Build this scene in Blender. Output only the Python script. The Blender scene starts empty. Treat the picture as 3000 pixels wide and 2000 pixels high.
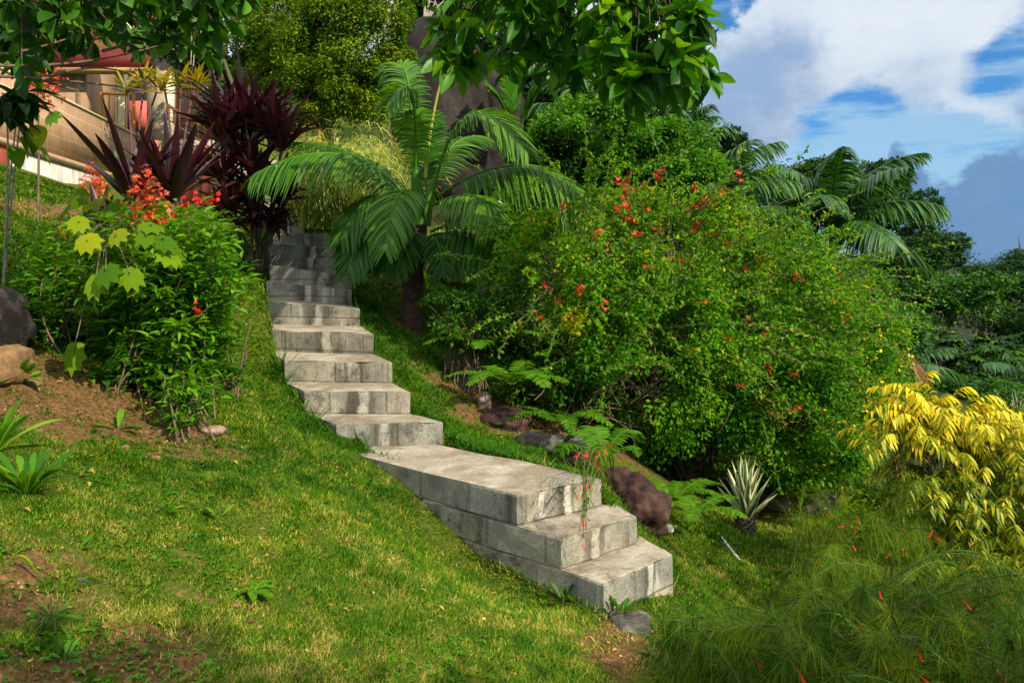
import bpy, bmesh, math, random
import numpy as np
from mathutils import Vector, Matrix, noise

random.seed(5)
rng = np.random.default_rng(5)
scene = bpy.context.scene
COL = scene.collection
F, HY = 2333.0, 780.0        # focal length and horizon row of the reference, in its pixels
CAMZ = 2.3                   # eye height above the foot of the stairs

# ------------------------------------------------------------------ camera, sky, sun, exposure
cd = bpy.data.cameras.new('camera'); cam = bpy.data.objects.new('camera', cd); COL.objects.link(cam)
cam.location = (0, 0, CAMZ); cam.rotation_euler = (math.radians(90), 0, 0)
cd.sensor_width = 36; cd.lens = 28.0; cd.shift_y = -(1000 - HY) / 3000.0
cd.clip_start = 0.05; cd.clip_end = 3000
scene.camera = cam

SUN = Vector((0.60, -0.52, 0.63)).normalized()
sd = bpy.data.lights.new('sun', 'SUN'); sd.energy = 4.2; sd.angle = math.radians(0.5); sd.color = (1.0, 0.90, 0.72)
so = bpy.data.objects.new('sun', sd); COL.objects.link(so)
so.rotation_euler = SUN.to_track_quat('Z', 'Y').to_euler()

W = bpy.data.worlds.new('World'); scene.world = W; W.use_nodes = True
nt = W.node_tree; nt.nodes.clear()
def N(nt, t, **kw):
    n = nt.nodes.new(t)
    for k, v in kw.items():
        if k.startswith('i_'):
            key = k[2:]
            n.inputs[int(key) if key.isdigit() else key].default_value = v
        else: setattr(n, k, v)
    return n
def L(nt, a, b): nt.links.new(a, b)
def math_(nt, op, a, b=None, c=None, clamp=False):
    n = N(nt, 'ShaderNodeMath', operation=op); n.use_clamp = clamp
    for i, x in enumerate((a, b, c)):
        if x is None: continue
        if isinstance(x, (int, float)): n.inputs[i].default_value = x
        else: L(nt, x, n.inputs[i])
    return n.outputs[0]
def sstep(nt, x, a, b, lo=0.0, hi=1.0):
    n = N(nt, 'ShaderNodeMapRange', interpolation_type='SMOOTHSTEP')
    L(nt, x, n.inputs[0]); n.inputs[1].default_value = a; n.inputs[2].default_value = b
    n.inputs[3].default_value = lo; n.inputs[4].default_value = hi
    return n.outputs[0]
def mixc(nt, fac, a, b, blend='MIX'):
    n = N(nt, 'ShaderNodeMix', data_type='RGBA', blend_type=blend)
    for s, x in ((n.inputs[0], fac), (n.inputs[6], a), (n.inputs[7], b)):
        if isinstance(x, (int, float)): s.default_value = x
        elif isinstance(x, tuple): s.default_value = (x + (1,))[:4]
        else: L(nt, x, s)
    return n.outputs[2]

sky = N(nt, 'ShaderNodeTexSky', sky_type='NISHITA', sun_disc=False)
sky.sun_elevation = math.asin(SUN.z); sky.sun_rotation = math.atan2(SUN.x, SUN.y)
sky.air_density = 1.0; sky.dust_density = 0.3; sky.ozone_density = 3.0
tc = N(nt, 'ShaderNodeTexCoord')
def sdir(px, py):
    return Vector(((px - 1500) / F, 1, -(py - HY) / F)).normalized()
def blob(px, py, rad, amp, soft=0.35):     # a soft lump of cloud round one direction of the sky
    d = sdir(px, py)
    n = N(nt, 'ShaderNodeVectorMath', operation='DISTANCE'); L(nt, warp, n.inputs[0]); n.inputs[1].default_value = d
    return math_(nt, 'MULTIPLY', sstep(nt, n.outputs['Value'], rad / F, rad / F * soft), amp)
mp = N(nt, 'ShaderNodeMapping'); mp.inputs['Scale'].default_value = (1, 1, 1.5); L(nt, tc.outputs['Generated'], mp.inputs['Vector'])
nz = N(nt, 'ShaderNodeTexNoise', i_Scale=9.0, i_Detail=7.0, i_Roughness=0.58); L(nt, mp.outputs[0], nz.inputs['Vector'])
nzc = N(nt, 'ShaderNodeVectorMath', operation='SUBTRACT'); L(nt, nz.outputs['Color'], nzc.inputs[0]); nzc.inputs[1].default_value = (.5, .5, .5)
nzs = N(nt, 'ShaderNodeVectorMath', operation='SCALE'); L(nt, nzc.outputs[0], nzs.inputs[0]); nzs.inputs['Scale'].default_value = 0.13
wadd = N(nt, 'ShaderNodeVectorMath', operation='ADD'); L(nt, tc.outputs['Generated'], wadd.inputs[0]); L(nt, nzs.outputs[0], wadd.inputs[1])
warp = wadd.outputs[0]
def addall(xs):
    r = xs[0]
    for x in xs[1:]: r = math_(nt, 'ADD', r, x)
    return r
wn = math_(nt, 'MULTIPLY_ADD', nz.outputs['Fac'], 1.7, -.85)
sxyz = N(nt, 'ShaderNodeSeparateXYZ'); L(nt, tc.outputs['Generated'], sxyz.inputs[0])
high = math_(nt, 'MULTIPLY', sstep(nt, sxyz.outputs['Z'], .34, .50), .55)      # broken cloud over the rest of the sky
side = math_(nt, 'MULTIPLY', sstep(nt, sxyz.outputs['Y'], .55, .25), .50)
white = addall([high, side, blob(2520, 40, 430, 1.15, .3), blob(2800, 0, 300, .7, .2), blob(2200, 230, 310, .95, .3), blob(2030, 300, 230, .8, .3), blob(1700, 100, 500, .9), blob(900, 0, 700, .8), blob(2960, 290, 150, .6, .2), blob(2080, 40, 100, -1.1, .3), blob(2930, 150, 130, -.9, .2), blob(2480, 405, 190, -.8, .2), blob(2800, 390, 120, -.6, .2)])
wmask = sstep(nt, math_(nt, 'ADD', white, wn), .08, 1.0)
mpw = N(nt, 'ShaderNodeMapping'); mpw.inputs['Scale'].default_value = (2.2, 2.2, 12.0); mpw.inputs['Rotation'].default_value = (0, math.radians(4), 0); L(nt, tc.outputs['Generated'], mpw.inputs['Vector'])
nw = N(nt, 'ShaderNodeTexNoise', i_Scale=3.4, i_Detail=8.0, i_Roughness=.62); L(nt, mpw.outputs[0], nw.inputs['Vector'])
wisp = math_(nt, 'MULTIPLY', sstep(nt, math_(nt, 'ADD', nw.outputs['Fac'], addall([blob(2750, 520, 330, .22, .2), blob(2350, 500, 260, .16, .2)])), .47, .72), .62)
nz2 = N(nt, 'ShaderNodeTexNoise', i_Scale=26.0, i_Detail=5.0, i_Roughness=0.6); L(nt, mp.outputs[0], nz2.inputs['Vector'])
grey = addall([blob(2615, 480, 85, .9, .2), blob(2600, 560, 120, .9, .2), blob(2850, 690, 230, 1.0, .3), blob(2960, 580, 170, 1.0, .2), blob(2730, 760, 200, .9, .2), blob(3060, 330, 150, .6, .2)])
gmask = sstep(nt, math_(nt, 'ADD', grey, math_(nt, 'MULTIPLY_ADD', nz2.outputs['Fac'], .8, -.4)), .25, .75)
shade = addall([blob(2230, 290, 330, .85, .1), blob(2060, 250, 200, .35, .1), blob(2330, 100, 150, .35, .1), blob(2700, 300, 240, .5, .1)])
smask = sstep(nt, math_(nt, 'ADD', shade, math_(nt, 'MULTIPLY_ADD', nz2.outputs['Fac'], 1.0, -.5)), .0, 1.0)
skyt = mixc(nt, 1.0, sky.outputs[0], (0.27, 0.62, 0.92), 'MULTIPLY')
c0 = mixc(nt, wisp, skyt, (3.1, 4.6, 5.6))
c1 = mixc(nt, wmask, c0, mixc(nt, smask, mixc(nt, nz2.outputs['Fac'], (3.9, 4.6, 5.4), (6.0, 6.3, 6.6)), (2.0, 2.9, 4.4)))
c2 = mixc(nt, math_(nt, 'MULTIPLY', gmask, .9), c1, mixc(nt, nz.outputs['Fac'], (.75, 1.6, 3.1), (1.3, 2.2, 3.8)))
c2 = mixc(nt, sstep(nt, sxyz.outputs['Z'], .36, .60), c2, mixc(nt, wmask, skyt, (10.8, 11.1, 11.4)))      # overhead cloud out of view, brightened to add fill light in the shade
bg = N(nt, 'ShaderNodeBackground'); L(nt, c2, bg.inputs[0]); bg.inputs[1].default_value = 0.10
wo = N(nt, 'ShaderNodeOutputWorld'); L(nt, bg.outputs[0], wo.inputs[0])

vs = scene.view_settings
scene.display_settings.display_device = 'sRGB'
vs.view_transform = 'Standard'; vs.look = 'None'; vs.gamma = 1.0; vs.exposure = 0.62; vs.use_curve_mapping = False
scene.cycles.max_bounces = 6; scene.cycles.transparent_max_bounces = 4
scene.cycles.diffuse_bounces = 3; scene.cycles.transmission_bounces = 3; scene.cycles.glossy_bounces = 2
scene.cycles.use_denoising = True

# ------------------------------------------------------------------ helpers
def P(px, py, d):
    return np.array([(px - 1500) / F * d, d, CAMZ - (py - HY) / F * d])
def nrm(a):
    return a / np.maximum(np.linalg.norm(a, axis=-1, keepdims=True), 1e-9)
UP = np.array([0, 0, 1.0])
def rdir(n, r=None):
    r = r or rng
    return nrm(r.normal(size=(n, 3)))

class MB:
    """collects arrays of vertices and faces; build() links them as ONE mesh object"""
    def __init__(s): s.v, s.q, s.t, s.a, s.n = [], [], [], [], 0
    def add(s, v, q=None, t=None, rnd=None):
        v = np.asarray(v, float).reshape(-1, 3)
        if q is not None and len(q): s.q.append(np.asarray(q, np.int64).reshape(-1, 4) + s.n)
        if t is not None and len(t): s.t.append(np.asarray(t, np.int64).reshape(-1, 3) + s.n)
        if rnd is None: rnd = 0.5
        s.a.append(np.broadcast_to(np.asarray(rnd, float), (len(v),)).copy() if np.ndim(rnd) == 0 else np.asarray(rnd, float))
        s.v.append(v); s.n += len(v)
    def mesh(s, name, mat, origin=(0, 0, 0), smooth=False):
        v = np.concatenate(s.v) - np.asarray(origin, float)
        q = np.concatenate(s.q) if s.q else np.zeros((0, 4), np.int64)
        t = np.concatenate(s.t) if s.t else np.zeros((0, 3), np.int64)
        me = bpy.data.meshes.new(name)
        me.vertices.add(len(v)); me.vertices.foreach_set('co', v.astype(np.float32).ravel())
        nl = q.size + t.size
        me.loops.add(nl); me.loops.foreach_set('vertex_index', np.concatenate([q.ravel(), t.ravel()]).astype(np.int32))
        npoly = len(q) + len(t); me.polygons.add(npoly)
        st = np.concatenate([np.arange(len(q)) * 4, q.size + np.arange(len(t)) * 3]).astype(np.int32)
        me.polygons.foreach_set('loop_start', st)
        try: me.polygons.foreach_set('loop_total', np.concatenate([np.full(len(q), 4), np.full(len(t), 3)]).astype(np.int32))
        except Exception: pass
        if smooth: me.polygons.foreach_set('use_smooth', np.ones(npoly, bool))
        me.update(calc_edges=True)
        at = me.attributes.new('rnd', 'FLOAT', 'POINT'); at.data.foreach_set('value', np.concatenate(s.a).astype(np.float32))
        if mat: me.materials.append(mat)
        return me
    def build(s, name, mat, parent=None, smooth=False):
        org = parent_world(parent) if parent else (0, 0, 0)
        return link(name, s.mesh(name, mat, org, smooth), parent)
def parent_world(o):
    p = np.zeros(3)
    while o is not None:
        p += np.array(o.location); o = o.parent
    return p
def link(name, data, parent=None):
    o = bpy.data.objects.new(name, data); COL.objects.link(o)
    if parent: o.parent = parent
    return o
def tag(o, label=None, cat=None, group=None, kind=None):
    if label: o['label'] = label
    if cat: o['category'] = cat
    if group: o['group'] = group
    if kind: o['kind'] = kind
    return o
def thing(name, loc, label, cat, group=None):
    o = bpy.data.objects.new(name, None); COL.objects.link(o); o.location = tuple(loc); o.empty_display_size = .1
    return tag(o, label, cat, group)
def copy_tree(o, parent=None):
    c = o.copy(); COL.objects.link(c)
    if parent: c.parent = parent
    for ch in o.children: copy_tree(ch, c)
    return c

# leaf templates: rows of (along, across, out), triangles
T_SMALL = (np.array([[0, 0, 0], [.45, .5, .10], [1, 0, -.05], [.45, -.5, .10]]), np.array([[0, 2, 1], [0, 3, 2]]))
def big_leaf(n=5, bend=.25, fold=.10, tipw=.75):
    v, t = [], []
    for i in range(n + 1):
        u = i / n; w = .5 * math.sin(math.pi * min(1, u ** tipw)) ** .8 if 0 < i < n else .015
        z = -bend * u * u
        v += [[u, w, z + fold * w * 2], [u, 0, z], [u, -w, z + fold * w * 2]]
    for i in range(n):
        a = 3 * i
        for k in (0, 1): t += [[a + k, a + k + 1, a + k + 4], [a + k, a + k + 4, a + k + 3]]
    return np.array(v), np.array(t)
T_BIG = big_leaf(); T_OBO = big_leaf(6, .22, .12, 1.15); T_MID = big_leaf(3, .2, .12)
def lobed():
    pts = [(0, 0)]
    for ang, r in ((-150, .35), (-120, .62), (-85, .55), (-70, .80), (-45, .72), (-30, .98), (-12, .88), (0, 1.15), (12, .88), (30, .98), (45, .72), (70, .80), (85, .55), (120, .62), (150, .35)):
        a = math.radians(ang); pts.append((.25 + r * math.cos(a) * .7, r * math.sin(a) * .55))
    v = [[.25, 0, -.05]] + [[x, y, -.22 * (abs(y) * 2) ** 1.5 - .16 * x * x + (.035 if k % 2 else -.035)] for k, (x, y) in enumerate(pts)]
    t = [[0, i, i + 1] for i in range(1, len(pts))] + [[0, len(pts), 1]]
    return np.array(v), np.array(t)
T_LOBE = lobed()
def leaves(mb, pos, axis, up, ln, wd, tpl=T_SMALL, rnd=None):
    v, t = tpl; n = len(pos); k = len(v)
    if n == 0: return
    axis = nrm(axis); side = nrm(np.cross(up, axis)); nn = np.cross(axis, side)
    ln = np.broadcast_to(ln, (n,)); wd = np.broadcast_to(wd, (n,))
    vv = pos[:, None] + (ln[:, None] * v[:, 0])[..., None] * axis[:, None] + (wd[:, None] * v[:, 1])[..., None] * side[:, None] + (ln[:, None] * v[:, 2])[..., None] * nn[:, None]
    tt = (np.arange(n) * k)[:, None, None] + t[None]
    if rnd is None: rnd = rng.random(n)
    mb.add(vv, None, tt.reshape(-1, 3), np.repeat(np.broadcast_to(rnd, (n,)), k))
def prof_leaf(t): return np.sin(np.pi * np.clip(t, .02, .985) ** .75) ** .8
def prof_blade(t): return np.clip(1.0 - t ** 1.6, .03, 1)
def prof_agave(t): return np.clip((.62 + .75 * t - 1.35 * t ** 2.2), .02, 1)
def ribbons(mb, pos, dr, ln, wd, droop, M=4, prof=prof_leaf, fold=0.0, rnd=None, side=None):
    n = len(pos)
    if n == 0: return
    t = np.linspace(0, 1, M + 1); dr = nrm(dr)
    ln = np.broadcast_to(ln, (n,)); wd = np.broadcast_to(wd, (n,)); droop = np.broadcast_to(droop, (n,))
    path = pos[:, None] + dr[:, None] * (ln[:, None] * t)[..., None]
    path[..., 2] -= (droop * ln)[:, None] * t ** 2
    if side is None:
        side = np.cross(dr, UP) + rng.normal(size=(n, 3)) * .15
    side = nrm(side); w = (wd[:, None] * prof(t)[None] * .5)
    l = path - side[:, None] * w[..., None]; r = path + side[:, None] * w[..., None]
    if rnd is None: rnd = rng.random(n)
    if fold:
        nn = nrm(np.cross(side, dr)); mid = path - nn[:, None] * (w * 2 * fold)[..., None] * np.sign(nn[:, 2:3] + 1e-6)[:, None]
        vv = np.stack([l, mid, r], 2); k = 3
    else: vv = np.stack([l, r], 2); k = 2
    q = []
    for i in range(M):
        for c in range(k - 1):
            a = i * k + c; q.append([a, a + 1, a + k + 1, a + k])
    qq = (np.arange(n) * k * (M + 1))[:, None, None] + np.array(q)[None]
    mb.add(vv, qq.reshape(-1, 4), None, np.repeat(np.broadcast_to(rnd, (n,)), k * (M + 1)))
def tubes(mb, pts, rad, S=5, rnd=.5):
    """pts [N,M,3], rad [N,M]"""
    pts = np.asarray(pts, float); n, m = pts.shape[:2]; rad = np.broadcast_to(rad, (n, m))
    tg = nrm(np.gradient(pts, axis=1))
    ref = np.where(np.abs(tg[..., 2:3]) > .8, np.array([1.0, .2, 0]), UP)
    a = nrm(np.cross(tg, ref)); b = np.cross(tg, a)
    ang = np.arange(S) * 2 * np.pi / S
    vv = pts[:, :, None] + rad[..., None, None] * (np.cos(ang)[:, None] * a[:, :, None] + np.sin(ang)[:, None] * b[:, :, None])
    q = []
    for i in range(m - 1):
        for k in range(S):
            q.append([i * S + k, i * S + (k + 1) % S, (i + 1) * S + (k + 1) % S, (i + 1) * S + k])
    qq = (np.arange(n) * m * S)[:, None, None] + np.array(q)[None]
    rr = np.repeat(np.broadcast_to(rnd, (n,)), m * S)
    mb.add(vv, qq.reshape(-1, 4), None, rr)
def bez(p0, p1, p2, m):
    t = np.linspace(0, 1, m)[..., None]
    p0, p1, p2 = (np.asarray(x, float)[..., None, :] for x in (p0, p1, p2))
    return (1 - t) ** 2 * p0 + 2 * t * (1 - t) * p1 + t * t * p2
def box(mb, c, sx, sy, sz, yaw=0.0, rnd=.5):
    x, y, z = sx / 2, sy / 2, sz / 2
    v = np.array([[-x, -y, -z], [x, -y, -z], [x, y, -z], [-x, y, -z], [-x, -y, z], [x, -y, z], [x, y, z], [-x, y, z]])
    ca, sa = math.cos(yaw), math.sin(yaw)
    v = np.stack([v[:, 0] * ca - v[:, 1] * sa, v[:, 0] * sa + v[:, 1] * ca, v[:, 2]], 1) + np.asarray(c, float)
    mb.add(v, [[0, 3, 2, 1], [4, 5, 6, 7], [0, 1, 5, 4], [1, 2, 6, 5], [2, 3, 7, 6], [3, 0, 4, 7]], None, rnd)
def nzv(p, s=1.0, o=0.0):
    return np.array([noise.noise(Vector((x * s + o, y * s - o, z * s + 2 * o))) for x, y, z in p])

# clumpy crown of leaves filling ellipsoids [(centre, radii, weight)]
def crown(mb, ells, n, ln, wd, tpl=T_SMALL, K=30, cl=.30, shell=.6, face=.75, droop=.25, jit=.8, rndbias=None):
    ws = np.array([e[2] for e in ells], float); ws /= ws.sum()
    for (c, r, w), f in zip(ells, ws):
        c = np.asarray(c, float); r = np.asarray(r, float)
        k = max(6, int(K * f * len(ells))); m = int(n * f)
        d = rdir(k * 3); keep = (d[:, 1] < .35) | (rng.random(len(d)) > face); d = d[keep][:k]; k = len(d)
        cc = c + d * r * (shell + (1 - shell) * rng.random((k, 1)) ** .6)
        cs = cl * (.6 + .8 * rng.random(k)); tone = rng.normal(size=k) * .16
        i = rng.integers(0, k, m)
        o = rdir(m) * (rng.random((m, 1)) ** .45)
        p = cc[i] + o * r * cs[i][:, None]
        out = nrm(nrm((p - c) / r) * .5 + o * .6)
        ax = nrm(out * .7 + rdir(m) * jit - UP * droop)
        upv = nrm(out * .6 + UP * .7 + rdir(m) * .55)
        sz = .65 + .7 * rng.random(m)
        rr = np.clip(.5 + tone[i] + rng.normal(size=m) * .2, 0, 1)
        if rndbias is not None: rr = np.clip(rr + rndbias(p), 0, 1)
        leaves(mb, p, ax, upv, ln * sz, wd * sz, tpl, rr)

# ------------------------------------------------------------------ materials
def base_mat(name):
    m = bpy.data.materials.new(name); m.use_nodes = True; nt = m.node_tree
    return m, nt, nt.nodes['Principled BSDF'], nt.nodes['Material Output']
def ramp(nt, fac, stops, interp='LINEAR'):
    n = N(nt, 'ShaderNodeValToRGB'); cr = n.color_ramp; cr.interpolation = interp
    while len(cr.elements) < len(stops): cr.elements.new(.5)
    for e, (p, c) in zip(cr.elements, stops): e.position = p; e.color = tuple(c) + (1,)
    L(nt, fac, n.inputs[0]); return n.outputs[0]
def leafmat(name, stops, rough=.45, trans=.28, spec=.4, tint=(1.5, 1.35, .6), nscale=0):
    m, nt, bs, out = base_mat(name)
    a = N(nt, 'ShaderNodeAttribute', attribute_name='rnd')
    col = ramp(nt, a.outputs['Fac'], stops)
    g = N(nt, 'ShaderNodeNewGeometry')
    nz = N(nt, 'ShaderNodeTexNoise', i_Scale=1.3, i_Detail=2.0); L(nt, g.outputs['Position'], nz.inputs['Vector'])
    col = mixc(nt, .8, col, ramp(nt, nz.outputs['Fac'], [(.25, (.68, .75, .7)), (.75, (1.22, 1.12, .9))]), 'MULTIPLY')
    L(nt, col, bs.inputs['Base Color']); bs.inputs['Roughness'].default_value = rough
    bs.inputs['Specular IOR Level'].default_value = spec
    tr = N(nt, 'ShaderNodeBsdfTranslucent'); L(nt, mixc(nt, 1.0, col, tint, 'MULTIPLY'), tr.inputs[0])
    mx = N(nt, 'ShaderNodeMixShader'); mx.inputs[0].default_value = trans
    L(nt, bs.outputs[0], mx.inputs[1]); L(nt, tr.outputs[0], mx.inputs[2]); L(nt, mx.outputs[0], out.inputs[0])
    return m
def plain(name, c, rough=.7, spec=.3, var=.35, scale=6.0, bump=0.0):
    m, nt, bs, out = base_mat(name)
    g = N(nt, 'ShaderNodeNewGeometry')
    nz = N(nt, 'ShaderNodeTexNoise', i_Scale=scale, i_Detail=6.0, i_Roughness=.65); L(nt, g.outputs['Position'], nz.inputs['Vector'])
    lo = tuple(x * (1 - var) for x in c); hi = tuple(min(1, x * (1 + var)) for x in c)
    L(nt, ramp(nt, nz.outputs['Fac'], [(.3, lo), (.7, hi)]), bs.inputs['Base Color'])
    bs.inputs['Roughness'].default_value = rough; bs.inputs['Specular IOR Level'].default_value = spec
    if bump:
        b = N(nt, 'ShaderNodeBump', i_Strength=bump, i_Distance=.05); L(nt, nz.outputs['Fac'], b.inputs['Height']); L(nt, b.outputs[0], bs.inputs['Normal'])
    return m
G = {}
G['bright'] = leafmat('leaf_bright', [(0, (.024, .10, .003)), (.5, (.075, .25, .006)), (1, (.18, .36, .012))], spec=.2, trans=.4)
G['mid'] = leafmat('leaf_mid', [(0, (.014, .055, .004)), (.5, (.038, .145, .006)), (1, (.10, .24, .010))], spec=.25)
G['dark'] = leafmat('leaf_dark', [(0, (.007, .028, .004)), (.55, (.020, .072, .007)), (1, (.055, .14, .010))], spec=.2)
G['bluish'] = leafmat('leaf_forest', [(0, (.007, .032, .007)), (.55, (.019, .075, .011)), (1, (.05, .135, .013))], spec=.2)
G['hedge'] = leafmat('leaf_hedge', [(0, (.022, .065, .002)), (.45, (.082, .185, .003)), (1, (.24, .30, .005))], spec=.12, rough=.6)
G['bougain'] = leafmat('leaf_bush', [(0, (.022, .095, .004)), (.42, (.062, .235, .006)), (.76, (.135, .335, .009)), (.94, (.25, .37, .010)), (1, (.52, .42, .01))], spec=.12, rough=.6, trans=.42)
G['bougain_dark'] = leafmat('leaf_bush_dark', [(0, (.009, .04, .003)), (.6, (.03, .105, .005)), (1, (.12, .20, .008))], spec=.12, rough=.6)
G['canopy'] = leafmat('leaf_canopy', [(0, (.018, .085, .004)), (.5, (.055, .21, .006)), (1, (.17, .36, .01))], rough=.4, trans=.45, spec=.3)
G['yellow'] = leafmat('leaf_yellow', [(0, (.10, .18, .006)), (.35, (.46, .43, .007)), (.7, (.78, .60, .010)), (1, (.86, .72, .04))], trans=.3, tint=(1.1, 1.05, .6), spec=.25)
G['lime'] = leafmat('leaf_lime', [(0, (.05, .15, .004)), (.6, (.15, .26, .006)), (1, (.32, .35, .008))], trans=.4, spec=.12, rough=.65)
G['purple'] = leafmat('leaf_purple', [(0, (.016, .005, .008)), (.6, (.038, .008, .015)), (.92, (.095, .016, .032)), (1, (.06, .10, .02))], rough=.36, trans=.16, spec=.5, tint=(1.6, .8, 1.0))
G['palm'] = leafmat('leaf_palm', [(0, (.014, .07, .007)), (.5, (.055, .185, .006)), (1, (.15, .31, .010))], rough=.5, trans=.35, spec=.3)
G['palm_far'] = leafmat('leaf_palm_far', [(0, (.015, .062, .015)), (.5, (.04, .135, .022)), (1, (.11, .24, .04))], rough=.38, trans=.3, spec=.5)
G['spear'] = plain('palm_spear', (.30, .33, .04), var=.2)
G['fern'] = leafmat('leaf_fern', [(0, (.026, .10, .004)), (.5, (.07, .195, .006)), (1, (.15, .28, .010))], spec=.12, rough=.6)
G['straw'] = leafmat('grass_straw', [(0, (.07, .18, .01)), (.35, (.21, .33, .035)), (.65, (.46, .50, .14)), (1, (.74, .70, .36))], trans=.35, spec=.2)
G['coral'] = leafmat('coral_green', [(0, (.018, .05, .002)), (.5, (.06, .13, .003)), (1, (.20, .25, .005))], trans=.2, spec=.1, rough=.6)
G['croton'] = leafmat('leaf_croton', [(0, (.08, .10, .005)), (.4, (.36, .28, .006)), (1, (.66, .45, .01))], trans=.3, tint=(1.1, 1.05, .6))
G['lawn'] = leafmat('grass_blade', [(0, (.016, .075, .003)), (.40, (.058, .165, .004)), (.60, (.135, .225, .006)), (.76, (.30, .27, .04)), (1, (.50, .40, .13))], trans=.2, spec=.1, rough=.6)
G['agave'] = None
G['red'] = plain('petal_red', (.66, .025, .012), rough=.5, var=.3, scale=20)
G['orange'] = leafmat('petal_orange', [(0, (.45, .02, .008)), (.5, (.66, .06, .01)), (1, (.72, .20, .02))], trans=.2, tint=(1.1, .9, .7))
G['crimson'] = plain('petal_crimson', (.68, .012, .02), rough=.45, var=.25, scale=30)
G['white'] = plain('petal_white', (.72, .72, .70), rough=.5, var=.08)
G['yflower'] = plain('petal_yellow', (.78, .55, .01), rough=.5, var=.2)
G['bark'] = plain('bark', (.105, .075, .05), var=.5, scale=14, bump=.6)
G['barkpale'] = plain('bark_pale', (.34, .28, .21), var=.4, scale=10, bump=.4)
G['twig'] = plain('twig', (.15, .10, .06), var=.4, scale=9)
G['stemgreen'] = plain('stem_green', (.07, .12, .02), var=.3)
G['stempurple'] = plain('stem_purple', (.16, .06, .06), var=.3)
G['deadfrond'] = leafmat('dead_frond', [(0, (.10, .05, .02)), (.5, (.22, .11, .04)), (1, (.32, .19, .08))], trans=.15, spec=.2, tint=(1, 1, 1))

# ------------------------------------------------------------------ ground
CP = [P(*c) for c in [
 (0, 2000, 2.7), (500, 2000, 2.95), (1000, 2000, 3.3), (1500, 2000, 3.7), (1750, 1950, 4.1), (0, 1750, 3.1), (500, 1750, 3.5), (1000, 1750, 4.0),
 (1500, 1850, 4.3), (0, 1500, 3.7), (500, 1500, 4.3), (1000, 1500, 5.0), (250, 1250, 5.1), (600, 1250, 5.8), (850, 1250, 6.4), (0, 1080, 5.3),
 (300, 1130, 5.6), (100, 800, 7.5), (0, 650, 9.5), (100, 560, 13), (0, 475, 15.6), (240, 540, 19.6), (700, 900, 8.2), (690, 830, 9.5),
 (790, 1095, 7.9), (838, 1145, 7.5), (897, 1215, 7.1), (988, 1285, 6.75), (1045, 1342, 6.5), (1125, 1380, 6.15), (1220, 1480, 5.93),
 (1300, 1540, 5.76), (1370, 1620, 5.6), (1530, 1700, 5.3), (1700, 1770, 4.99), (1775, 1800, 4.85),
 (745, 940, 9.9), (770, 870, 10.7), (772, 785, 11.2), (700, 755, 11.4), (750, 748, 11.6), (755, 690, 12.5), (600, 650, 14), (400, 600, 17),
 (1310, 1305, 6.9), (1215, 1212, 7.35), (1160, 1120, 7.95), (1105, 1035, 8.55), (1065, 960, 9.6), (1035, 890, 10.4), (1000, 800, 11.3), (985, 720, 12), (905, 655, 13),
 (1200, 1000, 9.6), (1205, 955, 10.8), (1350, 1130, 9.0), (1300, 1250, 7.6), (1500, 1335, 6.9), (1530, 1358, 6.3), (1650, 1385, 6.15), (1750, 1405, 5.9),
 (2050, 1600, 7.5), (2185, 1560, 8.6), (2090, 1490, 9.5), (2400, 1560, 9.0), (1950, 1640, 6.6), (1972, 1710, 5.6), (1600, 1270, 8.2), (1800, 1300, 9.0), (1500, 1160, 10),
 (2000, 1400, 10.5), (2300, 1450, 11), (2600, 1500, 10), (1100, 700, 15), (1200, 600, 18), (1280, 540, 21), (1600, 600, 22), (2450, 1000, 24), (2700, 1180, 30), (3000, 1180, 32)]]
CP += [np.array(c, float) + (0, 0, CAMZ) for c in [
 (1.0, 4.4, -2.15), (1.5, 3.0, -2.1), (2.5, 4, -2.5), (0, 0, -1.65), (1.5, 0, -1.9), (-1.5, 0, -1.3), (-3, 2, -.8), (-4, 5, -.3), (-6, 8, .5), (4, 6, -2.9), (5, 2, -2.7),
 (0, -5, -1.7), (-15, 12, 2.4), (-15, 30, 5), (-25, 50, 14), (0, 45, 12), (20, 60, -2.5), (45, 60, -6), (-40, 20, 6), (0, 150, 22), (30, 110, -2), (-80, 100, 34), (80, 150, -8), (100, 40, -6), (60, 0, -8), (-60, -20, 0), (0, -60, -3),
 (-200, 0, 5), (200, 0, -10), (0, 260, 22), (200, 260, -12), (-200, 260, 50), (200, -100, -8), (-200, -100, -2)]]
CP = np.array(CP)
def phi(r2): return np.sqrt(r2 + .36)
def rbf_fit(cp, lam=.02):
    n = len(cp); xy = cp[:, :2]
    A = phi(((xy[:, None] - xy[None]) ** 2).sum(-1)); A -= lam * np.eye(n)
    Q = np.c_[np.ones(n), xy]
    M = np.block([[A, Q], [Q.T, np.zeros((3, 3))]])
    return np.linalg.solve(M, np.r_[cp[:, 2], 0, 0, 0])
RW = rbf_fit(CP)
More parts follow.
